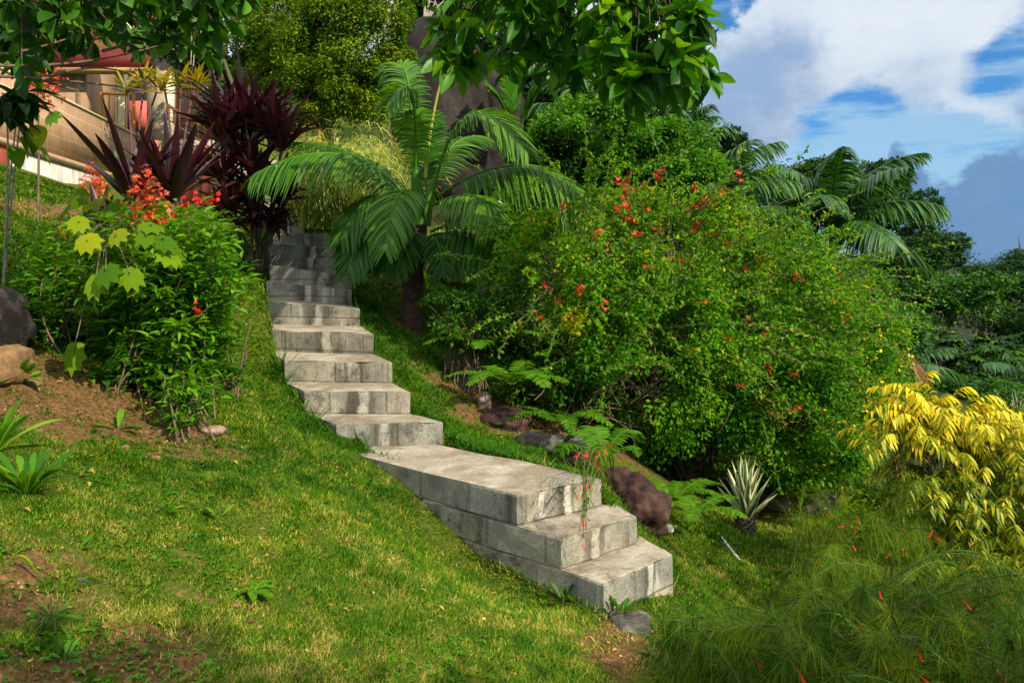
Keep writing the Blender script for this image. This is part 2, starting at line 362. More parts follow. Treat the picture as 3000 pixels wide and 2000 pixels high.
# the stairs: front edge of each tread, left and right end, as (x, y, top)
def PZ(px, py, ztop):      # the point of a pixel ray at a known height below the eye
    d = -ztop * F / (py - HY); return P(px, py, d)
K = 1.15
STEPS = [  # front-left, front-right
 (PZ(1768, 1710, -1.94), PZ(1969, 1623, -1.94)),
 (PZ(1645, 1577, -1.741), PZ(1867, 1509, -1.741)),
 (PZ(1515, 1450, -1.335 * K), PZ(1762, 1400, -1.335 * K)),
 (PZ(986, 1243, -1.17 * K), PZ(1296, 1236, -1.17 * K)),
 (PZ(894, 1147, -.994 * K), PZ(1202, 1147, -.994 * K)),
 (PZ(833, 1058, -.817 * K), PZ(1149, 1060, -.817 * K)),
 (PZ(780, 966, -.619 * K), PZ(1095, 977, -.619 * K)),
 (P(760, 879, 9.9), P(1056, 906, 9.5)),
 (P(780, 823, 10.75), P(1030, 850, 10.45)),
 (P(791, 776, 11.05), P(1030, 808, 10.8)),
 (P(792, 744, 11.35), P(984, 762, 11.15)),
 (P(788, 714, 11.7), P(984, 726, 11.5)),
 (P(800, 682, 12.0), P(968, 685, 11.9)),
 (P(810, 644, 12.4), P(892, 646, 12.3)),
 (P(790, 611, 12.8), P(868, 614, 12.75)),
 (P(772, 582, 13.2), P(850, 585, 13.2)),
 (P(755, 556, 13.6), P(835, 558, 13.7))]
def inquad(x, y, qd):
    ins = np.ones(np.shape(x), bool); n = len(qd)
    for i in range(n):
        a, b = qd[i], qd[(i + 1) % n]
        ins &= (b[0] - a[0]) * (y - a[1]) - (b[1] - a[1]) * (x - a[0]) >= 0
    return ins
TREADS = []   # (quad xy counter-clockwise, top heights)
for i, (a, b) in enumerate(STEPS):
    if i + 1 < len(STEPS): c, d = STEPS[i + 1][1].copy(), STEPS[i + 1][0].copy()
    else: c, d = b + (-.1, .5, .02), a + (-.1, .5, .02)
    if i == 2:            # the landing runs back to the foot of the upper flight
        d = PZ(985, 1316, -1.335 * K); c = PZ(1296, 1303, -1.335 * K)
    c[2] = b[2]; d[2] = a[2]
    TREADS.append((a, b, c, d))
def grown(k, e=.055):
    a, b, c, d = TREADS[k]
    if k == 2: c, d = c + (0, .3, 0), d + (0, .3, 0)
    m_ = (a + b + c + d) / 4; return [q + nrm((q - m_) * (1, 1, 0)) * e for q in (a, b, c, d)]
def gz(x, y, rough=True):
    x = np.atleast_1d(np.asarray(x, float)); y = np.atleast_1d(np.asarray(y, float)); z = np.zeros(len(x))
    for s in range(0, len(x), 20000):
        e = slice(s, s + 20000)
        r2 = (x[e, None] - CP[None, :, 0]) ** 2 + (y[e, None] - CP[None, :, 1]) ** 2
        z[e] = phi(r2) @ RW[:-3] + RW[-3] + RW[-2] * x[e] + RW[-1] * y[e]
    for k, (a, b, c, d) in enumerate(TREADS):
        i = inquad(x, y, grown(k)); z[i] = np.minimum(z[i], min(a[2], b[2]) - .10)
    return z
def gp(px, d):               # ground point under a picture column at distance d
    x = (px - 1500) / F * d; return np.array([x, d, float(gz(x, d)[0])])
def axis_(lo, hi, flo, fhi, step, grow=1.12):
    a = list(np.arange(flo, fhi, step)); s = step
    while a[-1] < hi: s *= grow; a.append(a[-1] + s)
    s = step
    while a[0] > lo: s *= grow; a.insert(0, a[0] - s)
    return np.array(a)
gx = axis_(-260, 260, -5.5, 4.2, .05); gy = axis_(-120, 380, 2.0, 13.5, .05)
GX, GY = np.meshgrid(gx, gy); gX, gY = GX.ravel(), GY.ravel()
gZ = gz(gX, gY)
def dirt_at(x, y):   # bare earth patches of the bank: 1 = bare
    v = np.zeros(len(x))
    for px, py_, d, rx, ry, am in ((330, 0, 5.45, .80, .42, 1.0), (90, 0, 5.2, .65, .45, 1.1), (560, 0, 5.7, .40, .22, .62), (400, 0, 3.05, .34, .26, .62), (60, 0, 3.25, .34, .32, .58), (20, 0, 2.7, .4, .35, .55), (640, 0, 2.95, .22, .18, .5), (210, 0, 2.8, .3, .2, .45), (150, 0, 11.5, 1.0, 1.2, .6),
                                (1480, 0, 8.1, .7, .28, .8), (1200, 0, 10.5, .4, .5, .55), (1700, 0, 6.9, .8, .35, .9), (1550, 0, 8.8, 1.2, .5, 1.0), (2130, 0, 9.7, .9, .25, 1.0), (2020, 0, 10.4, 1.4, .8, 1.0), (550, 0, 3.9, .14, .07, .36), (600, 0, 3.6, .2, .06, .38), (1880, 0, 4.4, .35, .5, .9)):
        X = (px - 1500) / F * d
        v = np.maximum(v, am * np.exp(-(((x - X) / rx) ** 2 + ((y - d) / ry) ** 2)))
    return v
near = (np.abs(gX + .6) < 6) & (gY > 1.5) & (gY < 14)
bump = np.zeros(len(gX)); pts = np.c_[gX, gY, gX * 0][near]
bump[near] = nzv(pts, 1.7) * .030 + nzv(pts, 6.0, 3) * .012
dm = dirt_at(gX, gY)
bump[near] += dm[near] * (nzv(pts, 9.0, 7) * .035)
gZ = gZ + bump
nxg, nyg = len(gx), len(gy)
idx = (np.arange(nyg - 1)[:, None] * nxg + np.arange(nxg - 1)[None]).ravel()
mb = MB(); mb.add(np.c_[gX, gY, gZ], np.c_[idx, idx + 1, idx + 1 + nxg, idx + nxg], None, np.clip(dm, 0, 1))
m, nt_, bs, out = base_mat('ground_earth_and_turf')
a = N(nt_, 'ShaderNodeAttribute', attribute_name='rnd'); g = N(nt_, 'ShaderNodeNewGeometry')
n1 = N(nt_, 'ShaderNodeTexNoise', i_Scale=5.0, i_Detail=8.0, i_Roughness=.7); n2 = N(nt_, 'ShaderNodeTexNoise', i_Scale=38.0, i_Detail=6.0, i_Roughness=.7); n3 = N(nt_, 'ShaderNodeTexNoise', i_Scale=1.1, i_Detail=4.0); n5 = N(nt_, 'ShaderNodeTexNoise', i_Scale=120.0, i_Detail=5.0, i_Roughness=.75)
for n_ in (n1, n2, n3, n5): L(nt_, g.outputs['Position'], n_.inputs['Vector'])
earth = ramp(nt_, n2.outputs['Fac'], [(.25, (.045, .022, .010)), (.5, (.15, .080, .030)), (.75, (.33, .20, .08))])
turf = ramp(nt_, n5.outputs['Fac'], [(.30, (.012, .03, .003)), (.5, (.06, .105, .006)), (.66, (.15, .16, .02)), (.8, (.32, .25, .08))])
turf = mixc(nt_, math_(nt_, 'MULTIPLY', sstep(nt_, n3.outputs['Fac'], .45, .66), .45), turf, (.13, .12, .025), 'MIX')
gs = N(nt_, 'ShaderNodeSeparateXYZ'); L(nt_, g.outputs['Position'], gs.inputs[0])
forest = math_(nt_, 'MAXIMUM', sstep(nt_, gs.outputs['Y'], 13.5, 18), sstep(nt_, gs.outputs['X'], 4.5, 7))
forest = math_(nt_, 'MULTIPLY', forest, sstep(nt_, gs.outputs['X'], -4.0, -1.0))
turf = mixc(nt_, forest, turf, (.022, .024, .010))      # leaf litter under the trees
dfac = sstep(nt_, math_(nt_, 'ADD', math_(nt_, 'ADD', a.outputs['Fac'], math_(nt_, 'MULTIPLY_ADD', n1.outputs['Fac'], .9, -.45)), math_(nt_, 'MULTIPLY_ADD', n2.outputs['Fac'], .9, -.45)), .24, .36)
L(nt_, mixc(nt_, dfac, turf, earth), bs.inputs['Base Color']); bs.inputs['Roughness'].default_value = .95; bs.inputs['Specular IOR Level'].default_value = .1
bp = N(nt_, 'ShaderNodeBump', i_Strength=.9, i_Distance=.03); L(nt_, n2.outputs['Fac'], bp.inputs['Height']); L(nt_, bp.outputs[0], bs.inputs['Normal'])
ground = mb.build('ground', m, smooth=True); tag(ground, 'sloping garden ground of lawn turf and bare reddish earth', 'ground', kind='structure')

# mown lawn: real blades
NB = 1350000
d_ = np.exp(rng.uniform(math.log(2.4), math.log(15), NB)); xs_ = rng.uniform(-.98, .85, NB) * d_
keep = np.ones(NB, bool)
for k in range(len(TREADS)): keep &= ~inquad(xs_, d_, grown(k, .01))
dv = dirt_at(xs_, d_) + nzv(np.c_[xs_, d_, xs_ * 0], 5.0) * .30 + nzv(np.c_[xs_, d_, xs_ * 0], 19.0, 4) * .30
keep &= (dv < .34) | (rng.random(NB) < .13)
keep &= ~((xs_ / d_ > .03) & (d_ > 8.0) & (xs_ < 2.0)) & ~((xs_ / d_ > .45) & (d_ > 7.5)) & ((np.abs(xs_ / d_ + .1) < .64) | (rng.random(NB) < .6))
xs_, d_ = xs_[keep], d_[keep]; n = len(xs_)
z_ = gz(xs_, d_) + nzv(np.c_[xs_, d_, xs_ * 0], 1.7) * .03 - .004
ed_ = []
for k in range(len(TREADS)):      # longer unmown blades against the concrete
    a, b, c, d = grown(k, .02)
    for p, q in ((a, d), (b, c)):
        m_ = int(np.linalg.norm(q - p) * 260); t_ = rng.random((m_, 1)); e_ = p + (q - p) * t_ + rng.normal(size=(m_, 3)) * .022; ed_.append(e_)
ed_ = np.concatenate(ed_); k_ = np.ones(len(ed_), bool)
for k in range(len(TREADS)): k_ &= ~inquad(ed_[:, 0], ed_[:, 1], grown(k, .006))
ed_ = ed_[k_]; nE = len(ed_); xs_ = np.r_[xs_, ed_[:, 0]]; d_ = np.r_[d_, ed_[:, 1]]; n = len(xs_); z_ = np.r_[z_, gz(ed_[:, 0], ed_[:, 1]) + .02]; tall = np.r_[np.ones(n - nE), np.full(nE, 3.0)]
straw = nzv(np.c_[xs_, d_, xs_ * 0], .8, 5) * .55 + nzv(np.c_[xs_, d_, xs_ * 0], 3.5, 9) * .30
mid = np.exp(-(((xs_ + .6) / 1.3) ** 2 + ((d_ - 4.4) / 1.3) ** 2))
straw2 = nzv(np.c_[xs_, d_, xs_ * 0], 9.0, 2) * .35
rn = np.clip(.325 + straw * .62 + straw2 + .24 * mid + rng.normal(size=n) * .20, 0, 1)
rn = np.where((xs_ > -1.9) & (xs_ < .9) & (d_ > 6.5), rn * .62, rn); rn = np.where((xs_ > .9) & (d_ > 5.6), np.clip(rn + .14, 0, 1), rn)
h = tall * (.010 + .018 * rng.random(n)) * (1 + 1.1 * np.clip(nzv(np.c_[xs_, d_, xs_ * 0], 2.6, 12) * 2.2 - .35, 0, 1)) * (1 + .5 * np.clip(-straw, 0, 1)) * np.clip(d_ / 5, .9, 1.6)
az = rng.uniform(0, 2 * np.pi, n); lean = rng.uniform(.4, 2.0, n)
tip = np.c_[np.cos(az) * lean * h, np.sin(az) * lean * h, h]
wv = np.c_[np.cos(az + 1.6), np.sin(az + 1.6), az * 0] * (np.maximum(.0026, d_ * .0009) * (.7 + .6 * rng.random(n)))[:, None]
p0 = np.c_[xs_, d_, z_]
vv = np.stack([p0 - wv, p0 + wv, p0 + tip], 1)
mb = MB(); mb.add(vv, None, np.arange(n * 3).reshape(-1, 3), np.repeat(rn, 3))
lawn = mb.build('lawn_grass', G['lawn']); tag(lawn, 'short patchy green and straw coloured lawn grass on the slope', 'grass', kind='stuff')

# ------------------------------------------------------------------ concrete stairs
m, nt_, bs, out = base_mat('weathered_concrete'); MC = m
uv = N(nt_, 'ShaderNodeUVMap', uv_map='UVMap'); g = N(nt_, 'ShaderNodeNewGeometry'); oi = N(nt_, 'ShaderNodeObjectInfo')
sep = N(nt_, 'ShaderNodeSeparateXYZ'); L(nt_, g.outputs['True Normal'], sep.inputs[0])
isup = sstep(nt_, sep.outputs['Z'], .5, .8)
br = N(nt_, 'ShaderNodeTexBrick', offset=.5); br.inputs['Scale'].default_value = 1; br.inputs['Brick Width'].default_value = .52; br.inputs['Row Height'].default_value = .205
br.inputs['Mortar Size'].default_value = .014; br.inputs['Mortar Smooth'].default_value = .6; L(nt_, uv.outputs[0], br.inputs['Vector'])
off = N(nt_, 'ShaderNodeVectorMath', operation='MULTIPLY_ADD'); L(nt_, oi.outputs['Random'], off.inputs[0]); off.inputs[1].default_value = (37, 11, 5); L(nt_, g.outputs['Position'], off.inputs[2])
su = N(nt_, 'ShaderNodeMapping'); su.inputs['Scale'].default_value = (5.0, .55, 1); L(nt_, uv.outputs[0], su.inputs['Vector'])
su2 = N(nt_, 'ShaderNodeVectorMath', operation='MULTIPLY_ADD'); L(nt_, oi.outputs['Random'], su2.inputs[0]); su2.inputs[1].default_value = (53, 0, 19); L(nt_, su.outputs[0], su2.inputs[2])
st = N(nt_, 'ShaderNodeTexNoise', i_Scale=1.0, i_Detail=5.0, i_Roughness=.68); L(nt_, su2.outputs[0], st.inputs['Vector'])
pa = N(nt_, 'ShaderNodeTexNoise', i_Scale=3.2, i_Detail=7.0, i_Roughness=.68); L(nt_, off.outputs[0], pa.inputs['Vector'])
sp = N(nt_, 'ShaderNodeTexNoise', i_Scale=62.0, i_Detail=4.0, i_Roughness=.75); L(nt_, off.outputs[0], sp.inputs['Vector'])
wallc = ramp(nt_, pa.outputs['Fac'], [(.28, (.14, .135, .11)), (.45, (.27, .255, .205)), (.6, (.385, .36, .285)), (.78, (.50, .48, .41))])
wallc = mixc(nt_, math_(nt_, 'MULTIPLY', sstep(nt_, st.outputs['Fac'], .54, .68), .70), wallc, (.06, .05, .036))
wallc = mixc(nt_, math_(nt_, 'MULTIPLY', sstep(nt_, st.outputs['Fac'], .44, .34), .75), wallc, (.62, .59, .50))
blk = N(nt_, 'ShaderNodeTexBrick', offset=.5); blk.inputs['Scale'].default_value = 1; blk.inputs['Brick Width'].default_value = .52; blk.inputs['Row Height'].default_value = .205; blk.inputs['Mortar Size'].default_value = 0
blk.inputs['Color1'].default_value = (.72, .76, .80, 1); blk.inputs['Color2'].default_value = (1.12, 1.05, .95, 1); L(nt_, uv.outputs[0], blk.inputs['Vector'])
wallc = mixc(nt_, .8, wallc, blk.outputs['Color'], 'MULTIPLY')
wallc = mixc(nt_, math_(nt_, 'MULTIPLY', br.outputs['Fac'], .5), wallc, (.13, .115, .085))
topc = ramp(nt_, pa.outputs['Fac'], [(.25, (.18, .15, .105)), (.45, (.31, .27, .20)), (.62, (.42, .375, .29)), (.8, (.54, .50, .41))])
tp2 = N(nt_, 'ShaderNodeTexNoise', i_Scale=1.5, i_Detail=6.0, i_Roughness=.7); L(nt_, off.outputs[0], tp2.inputs['Vector'])
topc = mixc(nt_, math_(nt_, 'MULTIPLY', sstep(nt_, tp2.outputs['Fac'], .46, .60), .60), topc, (.17, .115, .06))
lich = N(nt_, 'ShaderNodeTexNoise', i_Scale=2.1, i_Detail=9.0, i_Roughness=.78); L(nt_, off.outputs[0], lich.inputs['Vector'])
fu = N(nt_, 'ShaderNodeUVMap', uv_map='Front'); fs = N(nt_, 'ShaderNodeSeparateXYZ'); L(nt_, fu.outputs[0], fs.inputs[0])
cen = math_(nt_, 'MULTIPLY_ADD', math_(nt_, 'FRACT', math_(nt_, 'MULTIPLY', oi.outputs['Random'], 7.31)), .26, .42)
fx = math_(nt_, 'ABSOLUTE', math_(nt_, 'ADD', math_(nt_, 'SUBTRACT', fs.outputs['X'], cen), math_(nt_, 'MULTIPLY_ADD', pa.outputs['Fac'], .20, -.10)))
isf = sstep(nt_, fs.outputs['X'], -.5, -.1)
dk = math_(nt_, 'MULTIPLY', math_(nt_, 'MULTIPLY', sstep(nt_, fx, .035, .06), sstep(nt_, fx, .19, .07)), math_(nt_, 'MULTIPLY', isf, sstep(nt_, st.outputs['Fac'], .36, .56, .15, 1.0)))
wallc = mixc(nt_, math_(nt_, 'MULTIPLY', dk, .72), wallc, (.05, .042, .03))
wallc = mixc(nt_, math_(nt_, 'MULTIPLY', math_(nt_, 'MULTIPLY', sstep(nt_, fx, .055, .02), isf), sstep(nt_, lich.outputs['Fac'], .58, .42, .0, .75)), wallc, (.60, .57, .48))
wallc = mixc(nt_, math_(nt_, 'MULTIPLY', sstep(nt_, lich.outputs['Fac'], .54, .64), .75), wallc, (.06, .055, .042))
topc = mixc(nt_, math_(nt_, 'MULTIPLY', sstep(nt_, lich.outputs['Fac'], .51, .62), .65), topc, (.10, .075, .045))
cc = mixc(nt_, isup, wallc, topc)
cc = mixc(nt_, .75, cc, ramp(nt_, sp.outputs['Fac'], [(.32, (.38, .37, .34)), (.5, (1, 1, 1)), (.75, (1.25, 1.22, 1.15))]), 'MULTIPLY')
L(nt_, cc, bs.inputs['Base Color']); bs.inputs['Roughness'].default_value = .92; bs.inputs['Specular IOR Level'].default_value = .2
hgt = math_(nt_, 'ADD', math_(nt_, 'MULTIPLY', sp.outputs['Fac'], .5), math_(nt_, 'MULTIPLY_ADD', math_(nt_, 'MULTIPLY', br.outputs['Fac'], math_(nt_, 'SUBTRACT', 1.0, isup)), -.6, pa.outputs['Fac']))
bp = N(nt_, 'ShaderNodeBump', i_Strength=.55, i_Distance=.02); L(nt_, hgt, bp.inputs['Height']); L(nt_, bp.outputs[0], bs.inputs['Normal'])

stairs = thing('concrete_staircase', (STEPS[0][0][0], STEPS[0][0][1], STEPS[0][0][2] - .2), 'long weathered grey concrete block staircase with a wide landing climbing the lawn', 'staircase')
def slab(name, quad, depth, seed, parent=stairs):
    """one tread with its riser and sides: top quad front-left, front-right, back-right, back-left"""
    org = parent_world(parent); r = random.Random(seed)
    bm = bmesh.new(); n = 7
    a, b, c, d = (Vector(p - org) for p in quad)
    # edges resampled and jittered a little so that no arris is ruler-straight
    loop = []
    for p, q, k in ((a, b, n), (b, c, 5), (c, d, n), (d, a, 5)):
        for i in range(k):
            e = p.lerp(q, i / k)
            j = .011 if i else .006
            loop.append(e + Vector((r.uniform(-j, j), r.uniform(-j, j), r.uniform(-j, j) * .7)))
    top = [bm.verts.new(p) for p in loop]; rows = [top]
    for zz in (depth * .5, depth):
        rows.append([bm.verts.new((p.x + r.uniform(-.004, .004), p.y + r.uniform(-.004, .004), p.z - zz)) for p in loop])
    ft = bm.faces.new(top)
    for r0, r1 in zip(rows, rows[1:]):
        for i in range(len(loop)):
            j = (i + 1) % len(loop); bm.faces.new((r0[i], r1[i], r1[j], r0[j]))
    ed = [e for e in ft.edges]
    bm.edges.ensure_lookup_table()
    vert_e = [e for e in bm.edges if abs((e.verts[0].co - e.verts[1].co).normalized().z) > .9 and e.calc_face_angle(0) > .5]
    bmesh.ops.bevel(bm, geom=ed + vert_e, offset=.015, segments=2, affect='EDGES', profile=.6)
    bmesh.ops.recalc_face_normals(bm, faces=bm.faces)
    lay = bm.loops.layers.uv.new('UVMap'); lf = bm.loops.layers.uv.new('Front'); zt = a.z; u0 = r.uniform(0, 3)
    fd = (b - a).normalized()
    for f in bm.faces:
        nn = f.normal
        isfr = abs(nn.z) < .7 and nn.dot(Vector((fd.y, -fd.x, 0))) > .7
        for l in f.loops:
            p = l.vert.co - a; l[lf].uv = (p.dot(fd) / (b - a).length if isfr else -1.0, 0)
            if abs(nn.z) > .7: l[lay].uv = (p.x, p.y)
            else:
                t = Vector((-nn.y, nn.x, 0)).normalized(); l[lay].uv = (p.dot(t) + u0, l.vert.co.z - zt)
    me = bpy.data.meshes.new(name); bm.to_mesh(me); bm.free(); me.materials.append(MC)
    return link(name, me, parent)
for i, (a, b, c, d) in enumerate(TREADS):
    back = .30 if i > 2 else .02
    bk = nrm((c + d - a - b) * (1, 1, 0)) * back
    quad = [a, b, c + bk, d + bk]
    if i == 0:      # the two lowest courses carry on under the landing
        dl = nrm((TREADS[2][3] - STEPS[2][0]) * (1, 1, 0)); quad = [a, b, STEPS[1][1] + (.0, .25, 0), STEPS[2][0] + dl * .60 + (-.006, -.008, 0)]
    if i == 1: dl = nrm((TREADS[2][3] - STEPS[2][0]) * (1, 1, 0)); quad = [a, b, STEPS[2][1] + (.0, .3, 0), STEPS[2][0] + dl * .95 + (-.004, -.005, 0)]
    quad = [np.array(q, float) for q in quad]
    if i < 2:
        for q in quad: q[2] = a[2]
    dep = .20 if i in (1,) else (.197 if i == 2 else (.5 if i == 0 else .45))
    if i == 2: quad = [np.array(q) for q in (a, b, PZ(1530, 1355, -1.335 * K) * (1, 1, 1), c + (0, .25, 0), d + (0.02, .25, 0))]
    if i == 2:
        # landing with the kinked right edge of the photograph: five corners -> two slabs share one outline, so keep the quad
        dl = nrm((d - a) * (1, 1, 0)); dr_ = nrm((c - b) * (1, 1, 0)); quad = [a, b, c + dr_ * .25, d + dl * .28]; dep = .203
    slab('landing' if i == 2 else 'step', quad, dep, 10 + i)
# footing under the landing and the flight so that nothing hangs over the grass
for i, off_ in ((2, .4),):
    pass

# ------------------------------------------------------------------ stones and boulders
def rockmat(name, c1, c2, c3, sc=2.0, streak=False):
    m, nt, bs, out = base_mat(name); g = N(nt, 'ShaderNodeNewGeometry')
    n1 = N(nt, 'ShaderNodeTexNoise', i_Scale=sc, i_Detail=8.0, i_Roughness=.7); L(nt, g.outputs['Position'], n1.inputs['Vector'])
    col = ramp(nt, n1.outputs['Fac'], [(.3, c1), (.5, c2), (.72, c3)])
    if streak:
        mp = N(nt, 'ShaderNodeMapping'); mp.inputs['Scale'].default_value = (2.6, 2.6, .12); L(nt, g.outputs['Position'], mp.inputs['Vector'])
        n2 = N(nt, 'ShaderNodeTexNoise', i_Scale=1.2, i_Detail=6.0, i_Roughness=.6); L(nt, mp.outputs[0], n2.inputs['Vector'])
        col = mixc(nt, .8, col, ramp(nt, n2.outputs['Fac'], [(.3, (.35, .33, .34)), (.55, (1, 1, 1)), (.72, (1.35, 1.3, 1.25))]), 'MULTIPLY')
    n3 = N(nt, 'ShaderNodeTexNoise', i_Scale=sc * 14, i_Detail=5.0, i_Roughness=.8); L(nt, g.outputs['Position'], n3.inputs['Vector'])
    col = mixc(nt, .6, col, ramp(nt, n3.outputs['Fac'], [(.35, (.5, .5, .5)), (.6, (1.2, 1.2, 1.2))]), 'MULTIPLY')
    L(nt, col, bs.inputs['Base Color']); bs.inputs['Roughness'].default_value = .9; bs.inputs['Specular IOR Level'].default_value = .2
    b = N(nt, 'ShaderNodeBump', i_Strength=.6, i_Distance=.06); L(nt, n1.outputs['Fac'], b.inputs['Height']); L(nt, b.outputs[0], bs.inputs['Normal'])
    return m
R_GRAN = rockmat('granite', (.010, .008, .0075), (.026, .020, .018), (.065, .052, .046), .7, True)
R_DARK = rockmat('dark_stone', (.006, .005, .0045), (.016, .013, .011), (.075, .068, .055), 8)
R_RED = rockmat('red_stone', (.018, .010, .009), (.055, .026, .020), (.13, .075, .058), 7)
R_PINK = rockmat('pink_stone', (.16, .09, .07), (.34, .22, .17), (.52, .42, .36), 6)
R_TAN = rockmat('tan_stone', (.10, .055, .024), (.24, .135, .06), (.40, .26, .13), 9)
R_GREY = rockmat('grey_stone', (.025, .022, .019), (.085, .075, .062), (.26, .24, .20), 9)
def rock(name, c, r, mat, seed, label, sub=5, sq=.55, rough=.30, group=None, tilt=(0, 0, 0)):
    bm = bmesh.new(); bmesh.ops.create_icosphere(bm, subdivisions=sub, radius=1)
    M = Matrix.Rotation(tilt[2], 3, 'Z') @ Matrix.Rotation(tilt[1], 3, 'Y') @ Matrix.Rotation(tilt[0], 3, 'X')
    for v in bm.verts:
        p = v.co.copy(); k = (abs(p.x) ** (2 / sq) + abs(p.y) ** (2 / sq) + abs(p.z) ** (2 / sq)) ** (-sq / 2)
        q = p * k
        q *= 1 - rough * .35 * abs(noise.noise(p * 2.2 + Vector((seed, 3, 1)))) + rough * noise.noise(p * 1.3 + Vector((seed * 3.1, seed, 0))) + rough * .45 * noise.noise(p * 3.3 + Vector((0, seed * 2.7, 5))) + rough * .2 * noise.noise(p * 8 + Vector((seed, 0, 5)))
        v.co = M @ Vector((q.x * r[0], q.y * r[1], q.z * r[2]))
    for f in bm.faces: f.smooth = True
    me = bpy.data.meshes.new(name); bm.to_mesh(me); bm.free(); me.materials.append(mat)
    o = link(name, me); o.location = tuple(c)
    return tag(o, label, 'boulder' if name == 'boulder' else 'rock', group)
def ER(px, py, rx, ry, d, ry_=None): return P(px, py, d), (rx * d / F, (ry_ or rx * d / F * .8), ry * d / F)
c, r = ER(1285, 355, 128, 290, 19.5, 1.5); rock('boulder', c, r, R_GRAN, 3, 'tall smooth brown granite boulder standing behind the green palm', 5, .62, .10, tilt=(0, -.06, .3))
c, r = ER(1440, 430, 100, 205, 20.6, 1.5); rock('boulder', c, r, R_GRAN, 8, 'dark granite boulder with a vertical cleft, right of the taller boulder', 5, .6, .12)
c, r = ER(1450, 690, 75, 70, 14.5, .6); rock('boulder', c, r, R_GRAN, 14, 'low brown boulder half hidden behind the lower palm fronds', 4, .6, .15)
c, r = ER(0, 965, 62, 115, 5.6, .35); rock('rock', c, r, R_DARK, 5, 'large black rounded rock at the left edge above the earth bank', 4, .8, .15)
c, r = ER(5, 1075, 62, 62, 5.2, .25); rock('rock', c, r, R_TAN, 9, 'tan earthy rock under the black rock at the left edge', 4, .75, .22)
c, r = ER(1838, 1512, 72, 108, 6.25, .34); rock('rock', c, r, R_RED, 11, 'reddish brown rock wedged against the right side of the lowest steps', 5, .42, .34, tilt=(0, .30, .4))
c, r = ER(1670, 1315, 80, 36, 7.8, .25); rock('rock', c, r, R_GREY, 12, 'lichen speckled grey rock under the flowering bush beside the landing', 4, .6, .25)
c, r = ER(1480, 1240, 75, 44, 8.3, .28); rock('rock', c, r, R_RED, 13, 'dark purplish rock at the edge of the lawn below the ferns', 4, .6, .25)
c, r = ER(1420, 1175, 20, 26, 8.5, .09); rock('rock', c, r, R_PINK, 15, 'small upright pale rock on top of the dark purplish rock', 3, .6, .25)
c, r = ER(1565, 1290, 60, 22, 7.9, .2); rock('rock', c, r, R_DARK, 16, 'low dark rock between the purplish rock and the grey rock', 3, .6, .25)
c, r = ER(2275, 1470, 48, 48, 10.4, .25); rock('rock', c, r, R_PINK, 17, 'pink grey rock just right of the striped agave', 4, .65, .2)
c, r = ER(2390, 1480, 60, 45, 10.2, .3); rock('rock', c, r, R_GREY, 18, 'grey rock among the thin stems right of the pink rock', 4, .65, .2)
c, r = ER(1963, 1548, 11, 12, 6.9, .04); rock('rock', c, r, plain('white_stone', (.70, .68, .62), var=.2), 19, 'small white stone on the lower lawn behind the reddish rock', 3, .8, .15)
for k, (px, py, d, rx, ry, mt, lb) in enumerate([(625, 1268, 5.75, 34, 13, R_PINK, 'flat pinkish stone on the lawn below the leafy shrub'), (655, 1255, 5.8, 12, 8, R_GREY, 'small grey stone touching the flat pinkish stone'),
        (457, 1298, 5.0, 12, 9, R_TAN, 'lone orange stone on the grass below the earth bank'), (470, 1228, 5.4, 18, 9, R_TAN, 'orange stone at the foot of the leafy shrub'), (365, 1282, 5.0, 16, 9, R_TAN, 'tan stone in the turf left of the lone orange stone'),
        (100, 1125, 5.3, 22, 14, R_TAN, 'rounded tan stone on the earth bank below the black rock'), (690, 1740, 3.6, 10, 6, R_TAN, 'small orange stone in the lower lawn beside the light green fern'), (240, 1690, 3.4, 14, 8, R_GREY, 'grey stone in the weeds at the lower left')]):
    g_ = gp(px, d); rock('stone', (g_[0], d, g_[2] + ry * d / F * .3), (rx * d / F, rx * d / F * .7, ry * d / F), mt, 30 + k, lb, 3, .75, .25)
c, r = ER(1850, 1850, 60, 14, 4.75, .16); rock('rock', (c[0], c[1], float(gz(c[0], c[1])[0]) + .005), r, R_GREY, 23, 'flat grey stone set in the ground at the foot of the stairs', 4, .5, .2)
# white edging bar on the lower lawn
e0, e1 = gp(2105, 7.95), gp(2168, 7.5); mb = MB(); tubes(mb, np.array([[e0 + (0, 0, .03), (e0 + e1) / 2 + (0, 0, .02), e1 + (0, 0, .012)]]), .014, 8)
tag(mb.build('edging_bar', plain('white_paint', (.66, .63, .55), var=.2)), 'thin white edging bar lying on the lower lawn below the agave', 'garden edging')

# loose crumbs of earth and fallen leaves: nobody could count them
n = 60000; d_ = np.exp(rng.uniform(math.log(2.5), math.log(11), n)); x_ = rng.uniform(-.72, .4, n) * d_; dv = dirt_at(x_, d_) + nzv(np.c_[x_, d_, x_ * 0], 6.0) * .25
ok = (dv > .42) & (rng.random(n) < .35); x_, d_ = x_[ok], d_[ok]; n = len(x_); z_ = gz(x_, d_) + nzv(np.c_[x_, d_, x_ * 0], 1.7) * .03 + .004
v0 = np.array([[1, 0, -.2], [-.5, .87, -.2], [-.5, -.87, -.2], [0, 0, .8], [0, 0, -.8]]); t0 = np.array([[0, 1, 3], [1, 2, 3], [2, 0, 3], [1, 0, 4], [2, 1, 4], [0, 2, 4]])
sz = .003 + .012 * rng.random(n) ** 4; vv = np.c_[x_, d_, z_][:, None] + (v0[None] * (.7 + .6 * rng.random((n, 5, 1)))) * sz[:, None, None] * np.sign(rng.normal(size=(n, 1, 3)) + .01 * 0 + 1e-9) ** 2
mb = MB(); mb.add(vv, None, ((np.arange(n) * 5)[:, None, None] + t0[None]).reshape(-1, 3), np.repeat(rng.random(n), 5))
